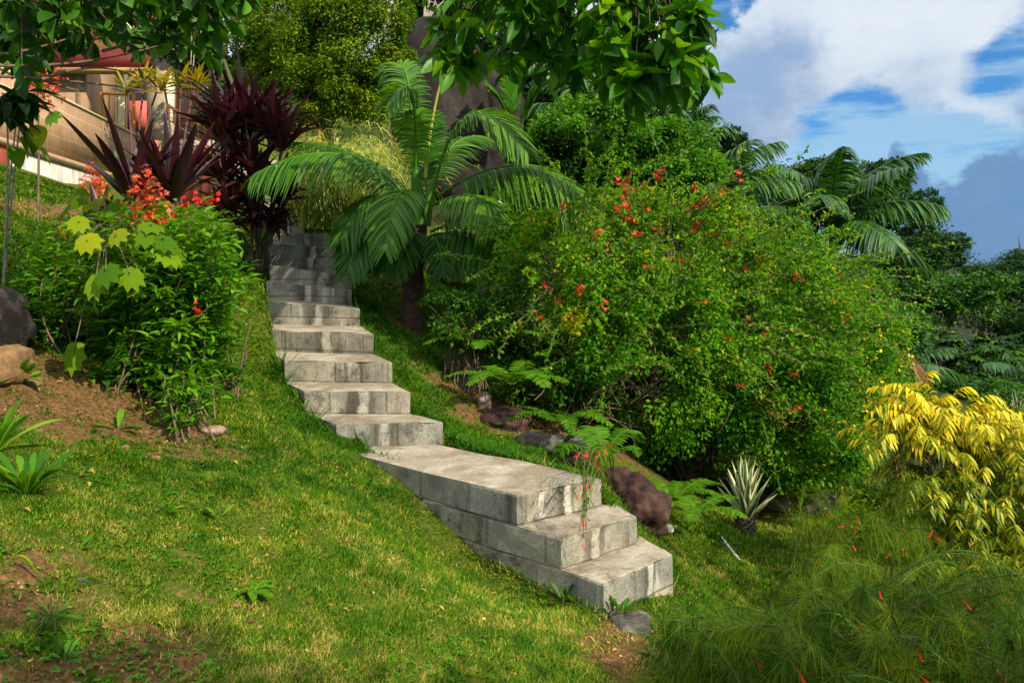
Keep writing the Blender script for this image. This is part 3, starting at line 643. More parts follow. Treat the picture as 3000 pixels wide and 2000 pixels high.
tag(mb.build('soil_crumbs', leafmat('soil_crumb', [(0, (.05, .026, .012)), (.6, (.20, .11, .045)), (1, (.42, .28, .13))], trans=0.0, spec=.1, rough=.9)), 'loose crumbs of reddish earth on the bare patches of the bank', 'soil', kind='stuff')
n = 5200; d_ = np.exp(rng.uniform(math.log(2.5), math.log(9), n)); x_ = rng.uniform(-.9, .35, n) * d_; k_ = (nzv(np.c_[x_, d_, x_ * 0], 1.5, 21) > .12)
for k in range(len(TREADS)): k_ &= ~inquad(x_, d_, grown(k, .02))
x_, d_ = x_[k_], d_[k_]; n = len(x_); q = np.c_[x_, d_, gz(x_, d_) + nzv(np.c_[x_, d_, x_ * 0], 1.7) * .03 + .014]; mb = MB()
for k in range(3):
    ax = nrm(np.c_[np.cos(k * 2.1 + q[:, 0] * 90), np.sin(k * 2.1 + q[:, 0] * 90), .15 + 0 * x_] + rng.normal(size=(n, 3)) * .15); leaves(mb, q, ax, UP + rdir(n) * .3, .012 + .014 * rng.random(n), .010 + .008 * rng.random(n), T_MID, .3 + .4 * rng.random(n))
tag(mb.build('clover', G['bright']), 'low broad leaved clover mixed into the lawn', 'ground cover', kind='stuff')
n = 900; d_ = np.exp(rng.uniform(math.log(2.6), math.log(12), n)); x_ = rng.uniform(-.70, .3, n) * d_; k_ = np.ones(n, bool)
for k in range(len(TREADS)): k_ &= ~inquad(x_, d_, grown(k, .02))
x_, d_ = x_[k_], d_[k_]; n = len(x_); q = np.c_[x_, d_, gz(x_, d_) + nzv(np.c_[x_, d_, x_ * 0], 1.7) * .03 + .012]; ax = rdir(n); ax[:, 2] *= .25
mb = MB(); leaves(mb, q, ax, UP + rdir(n) * .5, .02 + .035 * rng.random(n) ** 2, .010 + .016 * rng.random(n), T_MID)
tag(mb.build('fallen_leaves', leafmat('dry_leaf', [(0, (.06, .03, .015)), (.5, (.22, .11, .04)), (.85, (.45, .28, .08)), (1, (.55, .42, .05))], trans=.1, spec=.2)), 'scattered small dry leaves lying on the lawn', 'fallen leaves', kind='stuff')

# ------------------------------------------------------------------ house and tiled wall
UD = nrm(np.array([-.1414, 1.0, 0])); ND = np.array([UD[1], -UD[0], 0])     # along the wall, and outwards from it
WY = math.atan2(UD[1], UD[0])
B0 = P(28, 430, 16.0)                                                        # a point of the ledge line
def wp(s, out=0, z=0): return np.array([B0[0], B0[1], 0]) + UD * s + ND * out + np.array([0, 0, z])
m, nt_, bs, out = base_mat('sandstone_tile'); TILE = m
g = N(nt_, 'ShaderNodeNewGeometry'); sx = N(nt_, 'ShaderNodeSeparateXYZ'); L(nt_, g.outputs['Position'], sx.inputs[0])
cx = N(nt_, 'ShaderNodeCombineXYZ'); L(nt_, sx.outputs['Y'], cx.inputs[0]); L(nt_, sx.outputs['Z'], cx.inputs[1])
br = N(nt_, 'ShaderNodeTexBrick', offset=.5); br.inputs['Scale'].default_value = 1; br.inputs['Brick Width'].default_value = .62; br.inputs['Row Height'].default_value = .31; br.inputs['Mortar Size'].default_value = .012
br.inputs['Color1'].default_value = (.37, .215, .11, 1); br.inputs['Color2'].default_value = (.45, .275, .15, 1); br.inputs['Mortar'].default_value = (.52, .39, .26, 1); L(nt_, cx.outputs[0], br.inputs['Vector'])
mp = N(nt_, 'ShaderNodeMapping'); mp.inputs['Scale'].default_value = (4, 4, 1.2); L(nt_, g.outputs['Position'], mp.inputs['Vector'])
n1 = N(nt_, 'ShaderNodeTexNoise', i_Scale=2.2, i_Detail=6.0, i_Roughness=.7); L(nt_, mp.outputs[0], n1.inputs['Vector'])
L(nt_, mixc(nt_, .8, br.outputs['Color'], ramp(nt_, n1.outputs['Fac'], [(.3, (.68, .70, .74)), (.5, (1, 1, 1)), (.7, (1.2, 1.22, 1.25))]), 'MULTIPLY'), bs.inputs['Base Color']); bs.inputs['Roughness'].default_value = .6
STUCCO = plain('tan_stucco', (.30, .19, .10), var=.15, scale=8); CREAM = plain('cream_paint', (.68, .58, .38), var=.1)
CORAL = plain('coral_paint', (.62, .13, .09), var=.12); DRED = plain('dark_red_paint', (.13, .012, .010), var=.2); BROWN = plain('brown_timber', (.20, .09, .03), var=.3, scale=4)
DARK = plain('dark_interior', (.02, .014, .016), var=.3); FLOORM = plain('porch_tile', (.34, .26, .22), var=.2)
m, nt_, bs, out = base_mat('stained_white_wall'); WHITEW = m
g = N(nt_, 'ShaderNodeNewGeometry'); mp = N(nt_, 'ShaderNodeMapping'); mp.inputs['Scale'].default_value = (3, 3, .5); L(nt_, g.outputs['Position'], mp.inputs['Vector'])
n1 = N(nt_, 'ShaderNodeTexNoise', i_Scale=1.4, i_Detail=7.0, i_Roughness=.7); L(nt_, mp.outputs[0], n1.inputs['Vector'])
L(nt_, ramp(nt_, n1.outputs['Fac'], [(.3, (.26, .24, .20)), (.48, (.46, .44, .38)), (.7, (.66, .65, .61))]), bs.inputs['Base Color']); bs.inputs['Roughness'].default_value = .8

zl, zt = B0[2], CAMZ + .2452 * 16
gw = thing('garden_wall', wp(3, 0, zl - .5), 'sandstone tiled retaining wall with a pale ledge and stained white base at upper left', 'wall')
def wbox(s0, s1, o0, o1, z0, z1, name, mat, parent):
    mb = MB(); box(mb, wp((s0 + s1) / 2, (o0 + o1) / 2, (z0 + z1) / 2), s1 - s0, abs(o1 - o0), z1 - z0, WY); return mb.build(name, mat, parent)
wbox(-3, 8.2, -.30, 0, zl, zt - .05, 'tile_face', TILE, gw); wbox(-3.02, 8.22, -.34, .03, zt - .05, zt, 'coping', CREAM, gw)
wbox(0.0, 8.2, -.30, .012, zl - 1.2, zl, 'white_base', WHITEW, gw)
o = wbox(-3, -0.004, -.30, .016, zl - 1.2, zl, 'pink_base', CORAL, gw); tag(o, 'coral pink section of the wall base')
mb = MB(); q = np.array([[wp(s, .03, zl + .05) for s in np.linspace(-3, 8.2, 6)]]); tubes(mb, q, .075, 10); mb.build('ledge', plain('ledge_stone', (.42, .28, .18), var=.2), gw)

hs = thing('house', P(330, 415, 26.5), 'tan and coral house with a dark red porch beam behind the tiled wall', 'house')
def hbox(px0, px1, py0, py1, d, dep, name, mat, z0=None):
    a, b = P(px0, py1, d), P(px1, py0, d); mb = MB(); z_ = a[2] if z0 is None else z0
    box(mb, ((a[0] + b[0]) / 2, d + dep / 2, (z_ + b[2]) / 2), b[0] - a[0], dep, b[2] - z_); return mb.build(name, mat, hs)
hbox(-60, 252, 205, 470, 24.4, .3, 'wall', STUCCO)
mb = MB(); s0 = P(252, 300, 24.4); e = s0 + UD * 2.5; cm = (s0 + e) / 2; box(mb, (cm[0] - .15, cm[1], CAMZ + 4.6), 2.5, .3, 4.0, WY); mb.build('wall', STUCCO, hs)
hbox(338, 362, 206, 440, 24.5, .25, 'porch_post', CREAM)
o = hbox(430, 480, 208, 470, 25.2, .5, 'porch_column', plain('grey_tan_stucco', (.30, .23, .15), var=.15)); 
hbox(481, 496, 208, 470, 25.25, .45, 'column_trim', CREAM)
hbox(100, 440, 150, 197, 24.0, .3, 'beam', DRED); hbox(98, 442, 198, 210, 23.96, .38, 'beam_trim', plain('tan_trim', (.36, .22, .08), var=.15))
hbox(200, 620, 150, 470, 28.5, .2, 'back_wall', DARK)
hbox(378, 432, 296, 372, 27.0, .4, 'porch_parapet', CORAL); hbox(270, 640, 412, 470, 25.0, 3.2, 'porch_floor', FLOORM)
# gable: brown boarding under a cream barge board
mb = MB(); zf = 24.1; pts = [P(60, 149, zf), P(432, 149, zf), P(345, 48, zf), P(150, -60, zf), P(60, -60, zf)]
bk = [p + (0, .25, 0) for p in pts]; mb.add(np.array(pts + bk), [[5 + i, i, (i + 1) % 5, 5 + (i + 1) % 5] for i in range(5)], [[0, 1, 2], [0, 2, 3], [0, 3, 4], [7, 6, 5], [8, 7, 5], [9, 8, 5]]); mb.build('gable', BROWN, hs)
mb = MB(); a, b = P(446, 152, 23.9), P(140, -78, 23.9)
mb.add(np.array([a, b, b + (0, 0, .28), a + (.05, 0, .28), a + (0, .5, 0), b + (0, .5, 0), b + (0, .5, .28), a + (.05, .5, .28)]), [[1, 0, 3, 2], [4, 5, 6, 7], [0, 1, 5, 4], [2, 3, 7, 6], [3, 0, 4, 7]]); mb.build('barge_board', CREAM, hs)
hbox(330, 520, -60, 150, 30, 4, 'upper_wall', CORAL); hbox(395, 425, -30, 100, 29.95, .2, 'window', plain('window_glass', (.05, .06, .07), rough=.15, spec=.6)); hbox(325, 525, 120, 152, 29.9, .3, 'cream_band', CREAM)
# metal railings
RAIL = plain('rust_brown_metal', (.40, .15, .02), rough=.45, var=.2)
def railing(p0, p1, h0, h1, n, label):
    o = thing('metal_railing', (p0 + p1) / 2, label, 'railing', 'rust brown metal railings at the house')
    for nm, f0, f1, r in (('top_rail', 1, 1, .045), ('bottom_rail', .06, .06, .022)):
        mb = MB(); tubes(mb, np.array([[p0 + (0, 0, h0 * f0), (p0 + p1) / 2 + (0, 0, (h0 * f0 + h1 * f1) / 2), p1 + (0, 0, h1 * f1)]]), r, 6); mb.build(nm, RAIL, o)
    for i in range(n):
        t = i / (n - 1); p = p0 + (p1 - p0) * t; h = h0 + (h1 - h0) * t; mb = MB(); e = i in (0, n - 1)
        tubes(mb, np.array([[p, p + (0, 0, h / 2), p + (0, 0, h)]]), .05 if e else .022, 6); mb.build('post' if e else 'baluster', RAIL, o)
railing(P(296, 366, 24.2), P(392, 395, 24.2), .95, 1.22, 5, 'short rust brown railing between the porch post and the tiled wall')
railing(P(520, 372, 22), P(612, 360, 22.6), 1.05, .97, 11, 'upright rust brown railing behind the yellow leaved rosette plants')
railing(P(492, 352, 21.8), P(640, 452, 20.2), .40, .45, 9, 'rust brown stair handrail sloping down behind the tall purple plant')
railing(P(735, 335, 19.5), P(935, 440, 18), .62, .60, 13, 'rust brown railing sloping down to the right of the tall purple plant')
# terrace wall with vertical tan boards at the right foot of the tiled wall
tw = thing('terrace_wall', P(560, 520, 18.5), 'low coral and tan terrace wall behind the purple plants', 'wall')
for i in range(9):
    a = P(455 + 26 * i, 530 + 5 * i, 19 - .25 * i); mb = MB(); box(mb, a + (0, 0, .2), .20, .2, 1.5); mb.build('upright_board', (CORAL, STUCCO)[i % 2], tw)
a = P(560, 520, 19.5); mb = MB(); box(mb, a, 2.0, .2, 1.3); mb.build('wall', STUCCO, tw)
a = P(800, 560, 14.6); mb = MB(); box(mb, a + (0, 0, .1), 1.2, .25, .9, .2); tag(mb.build('retaining_wall', plain('pale_plaster', (.40, .34, .28), var=.2)), 'short pale plaster wall at the top of the stairs behind the purple leaves', 'wall')

# ------------------------------------------------------------------ plants
def E(cx, cy, rx, ry, d, dep=None, w=None):        # ellipsoid whose outline was read off the photograph, at its own distance and depth
    k = d / F; ry_ = dep if dep else rx * k * .8
    return (P(cx, cy, d), (rx * k, ry_, ry * k), w if w else rx * ry * k * k)
def stems_to(mb, base, targets, r0, r1, spread=.1, m=7, arch=.3, S=5):
    n = len(targets); b = np.broadcast_to(base, (n, 3)) + rng.normal(size=(n, 3)) * spread * (1, 1, 0)
    c = b + (targets - b) * .45 + rng.normal(size=(n, 3)) * .08 * np.linalg.norm(targets - b, axis=1, keepdims=True); c[:, 2] += arch * np.abs(targets[:, 2] - b[:, 2])
    pts = bez(b, c, targets, m); tubes(mb, pts, np.linspace(r0, r1, m)[None], S)
    return pts
def in_ells(ells, n, lo=.2, hi=.95):
    ws = np.array([e[2] for e in ells]); i = rng.choice(len(ells), n, p=ws / ws.sum())
    c = np.array([ells[k][0] for k in i]); r = np.array([ells[k][1] for k in i])
    return c + rdir(n) * r * rng.uniform(lo, hi, (n, 1)), c, r
def front(ells, n, f=.98):                          # points on the outside that faces the lawn
    p, c, r = in_ells(ells, n * 6, 1, 1); d = nrm((p - c) / r)
    ok = (d[:, 1] < .1) & (d[:, 2] > -.35)
    for k in range(len(ells)):                      # and not inside a neighbour
        cc, rr = np.asarray(ells[k][0]), np.asarray(ells[k][1]); ok &= ((((p - cc) / rr) ** 2).sum(1) > .82)
    p, d = p[ok][:n], d[ok][:n]; return p * 1.0 + d * 0, d
def bush(name, label, cat, ells, n, ln, wd, mat, base=None, tpl=T_SMALL, K=30, cl=.3, stems=14, sr=.012, group=None, stemmat='twig', shell=.6, droop=.25, rndbias=None, jit=.8):
    c0 = sum(np.asarray(e[0]) * e[2] for e in ells) / sum(e[2] for e in ells)
    if base is None: base = np.array([c0[0], c0[1], float(gz(c0[0], c0[1])[0])])
    o = thing(name, base, label, cat, group)
    mb = MB(); crown(mb, ells, n, ln, wd, tpl, K, cl, shell, .75, droop, jit, rndbias); mb.build('foliage', mat, o)
    if stems:
        t, _, _ = in_ells(ells, stems, .2, .8); mb = MB(); stems_to(mb, base - (0, 0, .05), t, sr, sr * .35); mb.build('stems', G[stemmat], o)
    return o
def petals(r=1.0, n=5, cup=.3):
    v = [[0, 0, 0]]; t = []
    for k in range(n):
        a = 2 * math.pi * k / n
        for da, rr, h in ((-.5, .62, .5), (0, 1, 1), (.5, .62, .5)):
            v.append([rr * r * math.cos(a + da), rr * r * math.sin(a + da), cup * h * r])
        b = 1 + 3 * k; t += [[0, b, b + 1], [0, b + 1, b + 2]]
    return np.array(v), np.array(t)
def flower_cluster(name, mat, k, spread, r, seed):     # a small head of k blossoms
    rr = np.random.default_rng(seed); mb = MB(); v, t = petals()
    for i in range(k):
        z = nrm(rr.normal(size=3) + (0, -.8, .5)); x = nrm(np.cross(z, rr.normal(size=3))); y = np.cross(z, x)
        mb.add((v * r * rr.uniform(.7, 1.2)) @ np.stack([x, y, z]) + rr.normal(size=3) * spread * .55, None, t, rr.random())
    return mb.mesh(name, mat)
def put(me, name, parent, pts, scale=(.8, 1.2), tilt=.4):
    org = parent_world(parent)
    for p in pts:
        o = link(name, me, parent); o.location = tuple(np.asarray(p) - org); s = random.uniform(*scale); o.scale = (s, s, s)
        o.rotation_euler = (random.uniform(-tilt, tilt), random.uniform(-tilt, tilt), random.uniform(0, 6.28))

# --- palms and ferns
def frond(name, parent, P0, P1, P2, mat, n=46, lmax=.6, wd=.035, droop=.35, start=.12, rad=.018, fwd=.75, lift=.12, ref=None, M=5, rbias=0.0, org=None):
    m = 24; R = bez(P0, P1, P2, m); T = nrm(np.gradient(R, axis=0)); ref = np.array([0, -.35, 1.0]) if ref is None else np.asarray(ref, float)
    S = nrm(np.cross(T, ref)); Nn = np.cross(S, T)
    mb = MB(); tubes(mb, R[None], np.linspace(rad, rad * .25, m)[None], 6, .75)
    t = np.linspace(start, .995, n); k = t * (m - 1); i = np.clip(k.astype(int), 0, m - 2); f = (k - i)[:, None]
    pos = R[i] * (1 - f) + R[i + 1] * f; tt = T[i]; ss = S[i]; nn = Nn[i]
    ln = lmax * (np.sin(np.pi * (.14 + .80 * (t - start) / (1 - start))) ** .7)
    for sg in (-1, 1):
        j = rng.normal(size=(n, 3)) * .07
        fw = fwd * (.6 + .8 * t[:, None])
        d = nrm(ss * sg + tt * fw + nn * lift + j)
        ribbons(mb, pos, d, ln * (.9 + .2 * rng.random(n)), wd, droop * (.8 + .5 * rng.random(n)), M, lambda u: np.sin(np.pi * np.clip(u * .9 + .1, 0, .99)) ** .6, .22, np.clip(rng.normal(.45 + rbias, .16, n), 0, 1), side=np.cross(d, nn) + rng.normal(size=(n, 3)) * .12)
    if org is None: return mb.build(name, mat, parent)
    return link(name, mb.mesh(name, mat, org), parent)

def FP(px, py, d): return P(px, py, d)
pb = gp(1205, 10.8)
palm = thing('palm_tree', pb, 'young green feather palm right of the stairs with arching fronds and a yellow unopened spear', 'palm')
mb = MB(); tr = bez(pb - (0, 0, .1), pb + (.02, .05, .9), P(1232, 640, 10.9), 14); tubes(mb, tr[None], (np.linspace(.15, .10, 14) * (1 + .12 * (np.arange(14) % 2)))[None], 12); mb.build('trunk', plain('palm_trunk', (.10, .05, .03), var=.5, scale=16, bump=.6), palm)
mb = MB(); tubes(mb, bez(P(1228, 660, 10.85), P(1222, 560, 10.85), P(1216, 450, 10.9), 6)[None], np.array([[.13, .12, .10, .075, .05, .02]]), 10); tubes(mb, bez(P(1240, 660, 10.9), P(1250, 580, 10.9), P(1285, 500, 10.95), 6)[None], np.array([[.11, .10, .085, .06, .04, .02]]), 10, .7); mb.build('leaf_sheath', G['palm'], palm)
mb = MB(); tubes(mb, bez(P(1246, 520, 10.9), P(1262, 310, 10.9), P(1322, 142, 10.8), 14)[None], np.linspace(.028, .010, 14)[None], 6); mb.build('spear_leaf', G['spear'], palm)
HP = [  # base, control, tip (px, py, distance), leaflets, length, droop, rachis reference
 ((1212, 600, 10.9), (1010, 350, 10.7), (742, 515, 10.2), 60, .62, .75, .0),
 ((1216, 610, 10.95), (1060, 400, 11.4), (830, 420, 11.8), 50, .55, .6, -.15),
 ((1216, 560, 10.9), (1235, 150, 10.6), (1135, 300, 10.3), 60, .46, .6, .15),
 ((1212, 560, 11.1), (1215, 60, 11.3), (1128, 235, 11.3), 52, .42, .5, -.05),
 ((1270, 560, 10.9), (1350, 170, 10.5), (1545, 445, 10.2), 64, .62, .45, .15),
 ((1282, 575, 10.9), (1560, 380, 10.6), (1740, 610, 10.2), 62, .66, .8, .08),
 ((1268, 600, 10.8), (1420, 520, 10.2), (1452, 660, 9.9), 46, .50, .6, .2),
 ((1262, 680, 10.9), (1430, 590, 10.6), (1560, 690, 10.4), 46, .40, .5, .05),
 ((1262, 690, 10.85), (1440, 640, 10.4), (1535, 915, 9.9), 60, .60, .6, -.1),
 ((1230, 600, 10.8), (1160, 470, 10.1), (1128, 735, 9.7), 52, .44, .5, .12),
 ((1205, 620, 10.8), (1080, 500, 10.6), (1000, 700, 10.3), 48, .48, .6, -.15),
 ((1205, 650, 10.8), (1080, 560, 10.5), (1018, 800, 10.2), 50, .50, .5, -.15),
 ((1222, 690, 10.8), (1150, 620, 10.5), (1090, 790, 10.3), 42, .38, .5, -.2),
 ((1235, 690, 10.8), (1200, 660, 10.4), (1160, 800, 10.2), 36, .34, .4, -.2),
 ((1245, 700, 10.8), (1290, 670, 10.4), (1300, 800, 10.2), 36, .34, .4, -.2),
 ((1255, 700, 11.0), (1340, 650, 11.0), (1400, 800, 11.0), 42, .38, .4, -.2),
 ((1250, 560, 11.2), (1240, 420, 11.3), (1270, 330, 11.6), 40, .38, .3, -.1),
 ((1240, 600, 11.1), (1300, 380, 11.9), (1420, 400, 12.4), 44, .50, .5, .0)]
for a, b, c, n, lm, dr, rb in HP:
    frond('frond', palm, P(*a), P(*b), P(*c), G['palm'], int(n * 1.35), lm, .034, dr, rbias=rb, rad=.022)

def make_palm(name, base, crownp, label, mat, nf, L_, lm, seed, trunkr=.16, group='feather palms on the hillside', n=40, wd=.06, elev=(-.15, 1.42)):
    r = random.Random(seed); o = thing(name, base, label, 'palm', group)
    mb = MB(); tubes(mb, bez(base - (0, 0, .2), (base + crownp) / 2 + (.2, 0, 0), crownp, 10)[None], np.linspace(trunkr * 1.2, trunkr * .8, 10)[None], 9); mb.build('trunk', G['barkpale'], o)
    for i in range(nf):
        az = i * 2.399 + r.uniform(-.2, .2); el = elev[0] + (elev[1] - elev[0]) * ((i + .5) / nf) + r.uniform(-.12, .12); l = L_ * r.uniform(.85, 1.1)
        h = np.array([math.cos(az), math.sin(az), 0]); p1 = crownp + (h * math.cos(el) + UP * math.sin(el)) * l * .6
        p2 = crownp + h * l * (.55 + .42 * math.cos(el)) + UP * l * (math.sin(el) * .98 - .30)
        frond('frond', o, crownp, p1, p2, mat, n, lm, wd, .75, rad=.03, ref=(0, 0, 1), M=4, rbias=r.uniform(-.12, .15))
    return o
make_palm('palm_tree', gp(2440, 24), P(2435, 640, 24), 'large dark feather palm with broad drooping fronds against the sky right of the flowering bush', G['palm_far'], 17, 3.1, .9, 4, n=54, wd=.085)
make_palm('palm_tree', gp(2085, 21), P(2085, 590, 21), 'feather palm between the flowering bush and the large dark palm', G['palm_far'], 15, 2.5, .8, 9, n=40, wd=.07)
make_palm('palm_tree', gp(2040, 27), P(2010, 420, 27), 'small feather palm top showing above the green shrubs below the overhanging leaves', G['palm_far'], 12, 1.9, .7, 15, n=34, wd=.08)
make_palm('palm_tree', gp(1760, 20), P(1735, 330, 20), 'shaded feather palm behind the hanging canopy leaves', G['palm_far'], 12, 1.9, .65, 21, n=34, wd=.07)
make_palm('palm_tree', gp(2650, 17), P(2660, 1080, 17), 'short palm with low fronds behind the white flowered shrub', G['palm_far'], 9, 1.1, .35, 33, n=26, wd=.05, elev=(.1, 1.3))
make_palm('palm_tree', gp(3030, 22), P(3040, 1130, 22), 'pale palm fronds reaching in at the right edge', G['palm_far'], 10, 2.2, .5, 37, n=34, wd=.05, elev=(.0, 1.2))
# dead hanging frond
dfo = thing('dead_frond', P(2600, 1030, 13.5), 'dry brown palm frond hanging at the end of the flowering bush', 'dead frond')
for a, b, c in (((2590, 1040, 13.5), (2640, 1000, 13.4), (2650, 1130, 13.3)), ((2590, 1040, 13.5), (2680, 1010, 13.4), (2690, 1120, 13.3))):
    frond('leaflets', dfo, P(*a), P(*b), P(*c), G['deadfrond'], 26, .42, .03, .7, start=.2)
# broad leaved young palm beside the boulders
bp_ = P(1520, 420, 18); o = thing('fan_palm', gp(1520, 18), 'young palm with upright pleated leaves just right of the boulders', 'palm')
mb = MB(); tubes(mb, bez(gp(1520, 18), (gp(1520, 18) + bp_) / 2, bp_, 6)[None], .07, 8); mb.build('trunk', G['bark'], o)
for a, c in (((1490, 250), (1500, 200)), ((1540, 280), (1600, 230)), ((1600, 330), (1660, 330)), ((1570, 380), (1640, 430)), ((1500, 330), (1440, 260))):
    frond('frond', o, bp_, P(a[0], a[1], 17.8), P(c[0], c[1], 17.6), G['palm'], 22, .75, .14, .25, start=.3, fwd=1.6, rad=.02)

def fern(base, n, l, label, spread=1.0, seed=1, az0=0, az1=6.28, parts=True):
    r = random.Random(seed); o = thing('fern', base, label, 'fern', 'ferns under the flowering bush')
    for i in range(n):
        az = az0 + (az1 - az0) * (i + .5) / n + r.uniform(-.2, .2); h = np.array([math.cos(az), math.sin(az), 0]); ll = l * r.uniform(.8, 1.15); el = r.uniform(.5, 1.0)
        frond('frond', o, base, base + (h * math.cos(el) + UP * math.sin(el)) * ll * .6, base + h * ll * .95 * spread + UP * ll * .12, G['fern'], 34, ll * .19, max(.012, ll * .034), .25, start=.08, rad=.005, fwd=.3, ref=(0, 0, 1), M=3)
    return o
fern(gp(1500, 8.4) + (0, 0, .35), 7, .75, 'pale green fern with spreading fronds above the dark purplish rock', seed=2)
fern(gp(1640, 8.3) + (0, 0, .1), 6, .65, 'fern in the dark gap under the flowering bush above the grey rock', seed=3)
fern(gp(1430, 9.0) + (0, 0, .55), 6, .8, 'fern reaching over the lawn right of the bare stemmed shrub', seed=4)
fern(P(1765, 1340, 7.2), 6, .75, 'upright long fronded fern beside the landing', .6, seed=5)
fern(P(1975, 1470, 7.6), 7, .60, 'dense fern right of the reddish rock', seed=6)
fern(P(2040, 1500, 7.0), 5, .45, 'drooping pale fern hanging over the lower lawn', seed=8)
fern(gp(735, 3.75), 8, .14, 'low light green fern in the foreground lawn', seed=7)

# --- purple cordylines
def cordy_head(mb, p, n, l, w, up=.25, low=-.35):
    d = rdir(n); d[:, 2] = rng.uniform(low, 1.0, n); d = nrm(d + UP * up)
    ribbons(mb, p + d * .04 + UP * rng.uniform(-.16, .10, (n, 1)), d, l * rng.uniform(.7, 1.1, n), w * rng.uniform(.8, 1.15, n), rng.uniform(.05, .35, n) * (1.3 - d[:, 2]), 6, prof_leaf, .18, np.clip(rng.normal(.45, .25, n), 0, 1))
cb = gp(755, 11.2); o = thing('cordyline', cb, 'tall dark purple leaved plant at the top left of the stairs', 'cordyline')
mb = MB(); ms = MB()
for px, py, d, n, l in ((655, 390, 11.0, 36, .72), (715, 370, 11.2, 44, .85), (790, 400, 11.3, 40, .80), (830, 420, 11.0, 34, .7), (655, 520, 10.9, 36, .62), (740, 510, 10.9, 40, .65), (815, 560, 10.9, 34, .55), (670, 620, 10.7, 30, .50), (760, 640, 10.7, 34, .50), (800, 655, 10.7, 18, .40), (700, 455, 11.4, 34, .7), (735, 580, 11.0, 34, .55), (835, 590, 10.9, 16, .42)):
    p = P(px, py, d); cordy_head(mb, p, int(n * 1.2), l * (1.25 if py < 480 else 1.1), .092, .55 if py < 480 else .15); tubes(ms, bez(cb + (rng.normal() * .12, rng.normal() * .1, -.05), (cb + p) / 2 + (0, 0, .1), p, 6)[None], .022, 6)
mb.build('foliage', G['purple'], o); ms.build('stems', G['bark'], o)
for (hx, hy, d, n, l), lb in zip(((385, 575, 8.0, 30, .72), (505, 575, 8.2, 30, .74)), ('purple leaved plant behind the leafy shrub, the left one of two below the tiled wall', 'purple leaved plant behind the leafy shrub, nearer the tall purple plant')):
    p = P(hx, hy, d); b = gp(hx, d); o = thing('cordyline', b, lb, 'cordyline', 'purple plants below the tiled wall')
    mb = MB(); cordy_head(mb, p, n, l * 1.22, .11, .75, -.1); mb.build('foliage', G['purple'], o); mb = MB(); tubes(mb, bez(b, (b + p) / 2, p, 6)[None], .025, 6); mb.build('stems', G['bark'], o)
b = gp(300, 7.4); o = thing('cordyline', b, 'short purple leaved plant inside the left side of the leafy shrub', 'cordyline'); mb = MB(); cordy_head(mb, P(290, 680, 7.3), 18, .42, .08, .6); mb.build('foliage', G['purple'], o)
mb = MB(); tubes(mb, bez(b, b + (0, 0, .3), P(290, 690, 7.3), 5)[None], .02, 6); mb.build('stems', G['bark'], o)
# yellow rosette plants in front of the house
for k, (px, py, bx, by, d, n, lb) in enumerate(((420, 270, 400, 470, 15.0, 30, 'yellow and green rosette plant on a thin purple stem before the porch, left of two'), (530, 265, 520, 460, 15.0, 34, 'yellow and green rosette plant on a thin purple stem before the railing, right of two'), (480, 460, 480, 520, 12, 22, 'small yellow rosette plant just above the purple leaves'))):
    p = P(px, py, d); b = gp(bx, d); o = thing('rosette_plant', b, lb, 'rosette plant', 'yellow rosette plants at the house')
    mb = MB(); 
    for dx in ((-.35, 0, .05), (.0, 0, .15), (.3, 0, .12)) if k < 2 else ((0, 0, 0),): cordy_head(mb, p + dx, n // 2, .42, .085, .35)
    mb.build('foliage', G['croton'], o); mb = MB()
    for dx in (-.3, 0, .25): tubes(mb, bez(b + (dx * .3, 0, 0), b + (dx * .2, 0, (p - b)[2] * .6), p + (dx, 0, 0), 8)[None], .02, 6)
    mb.build('stems', G['stempurple'], o)

# --- leafy shrub left foreground: upright stems with whorled narrow leaves
def leafy(name, base_pts, tops, nper, ln, wd, mat, label, low=.15, sr=.008):
    o = thing(name, np.mean(base_pts, 0), label, 'shrub')
    n = len(tops); c = (base_pts + tops) / 2 + rng.normal(size=(n, 3)) * .05; pts = bez(base_pts, c, tops, 10); ms = MB(); tubes(ms, pts, np.linspace(sr, sr * .5, 10)[None], 5); ms.build('stems', G['twig'], o)
    mb = MB(); k = n * nper; si = np.repeat(np.arange(n), nper); t = low + (1 - low) * rng.random(k) ** .75
    i = np.clip((t * 9).astype(int), 0, 8); f = (t * 9 - i)[:, None]; p = pts[si, i] * (1 - f) + pts[si, i + 1] * f
    az = rng.uniform(0, 6.28, k); d = nrm(np.c_[np.cos(az), np.sin(az), rng.normal(.25, .4, k)])
    side = rng.random(k) < .45; p = p + d * (rng.uniform(0, .16, k) * side)[:, None]
    tone = rng.normal(size=n) * .12
    leaves(mb, p + d * .01, d, UP + rdir(k) * .5, ln * rng.uniform(.6, 1.2, k), wd * rng.uniform(.7, 1.2, k), T_MID, np.clip(.25 + .35 * t + tone[si] + rng.normal(size=k) * .17, 0, 1))
    mb.build('foliage', mat, o); return o, pts
def spread(pxs, n, d0, d1):
    x = rng.uniform(*pxs, n); d = rng.uniform(d0, d1, n); X = (x - 1500) / F * d; return np.c_[X, d, gz(X, d)]
n = 125; bs_ = spread((330, 640), n, 5.6, 6.8)
tx = 465 + rng.normal(size=n) * 130; tx = np.clip(tx, 215, 705); top = np.where(tx < 300, 760, np.where(tx < 640, 605, 690)) + rng.random(n) ** 1.5 * 420; td = rng.uniform(5.4, 6.7, n)
tops = np.array([P(a, b, c) for a, b, c in zip(tx, top, td)])
lsh, _ = leafy('leafy_shrub', bs_, tops, 135, .100, .031, G['bright'], 'dense leafy green shrub with a few red blossoms on the bank left of the stairs', .12)
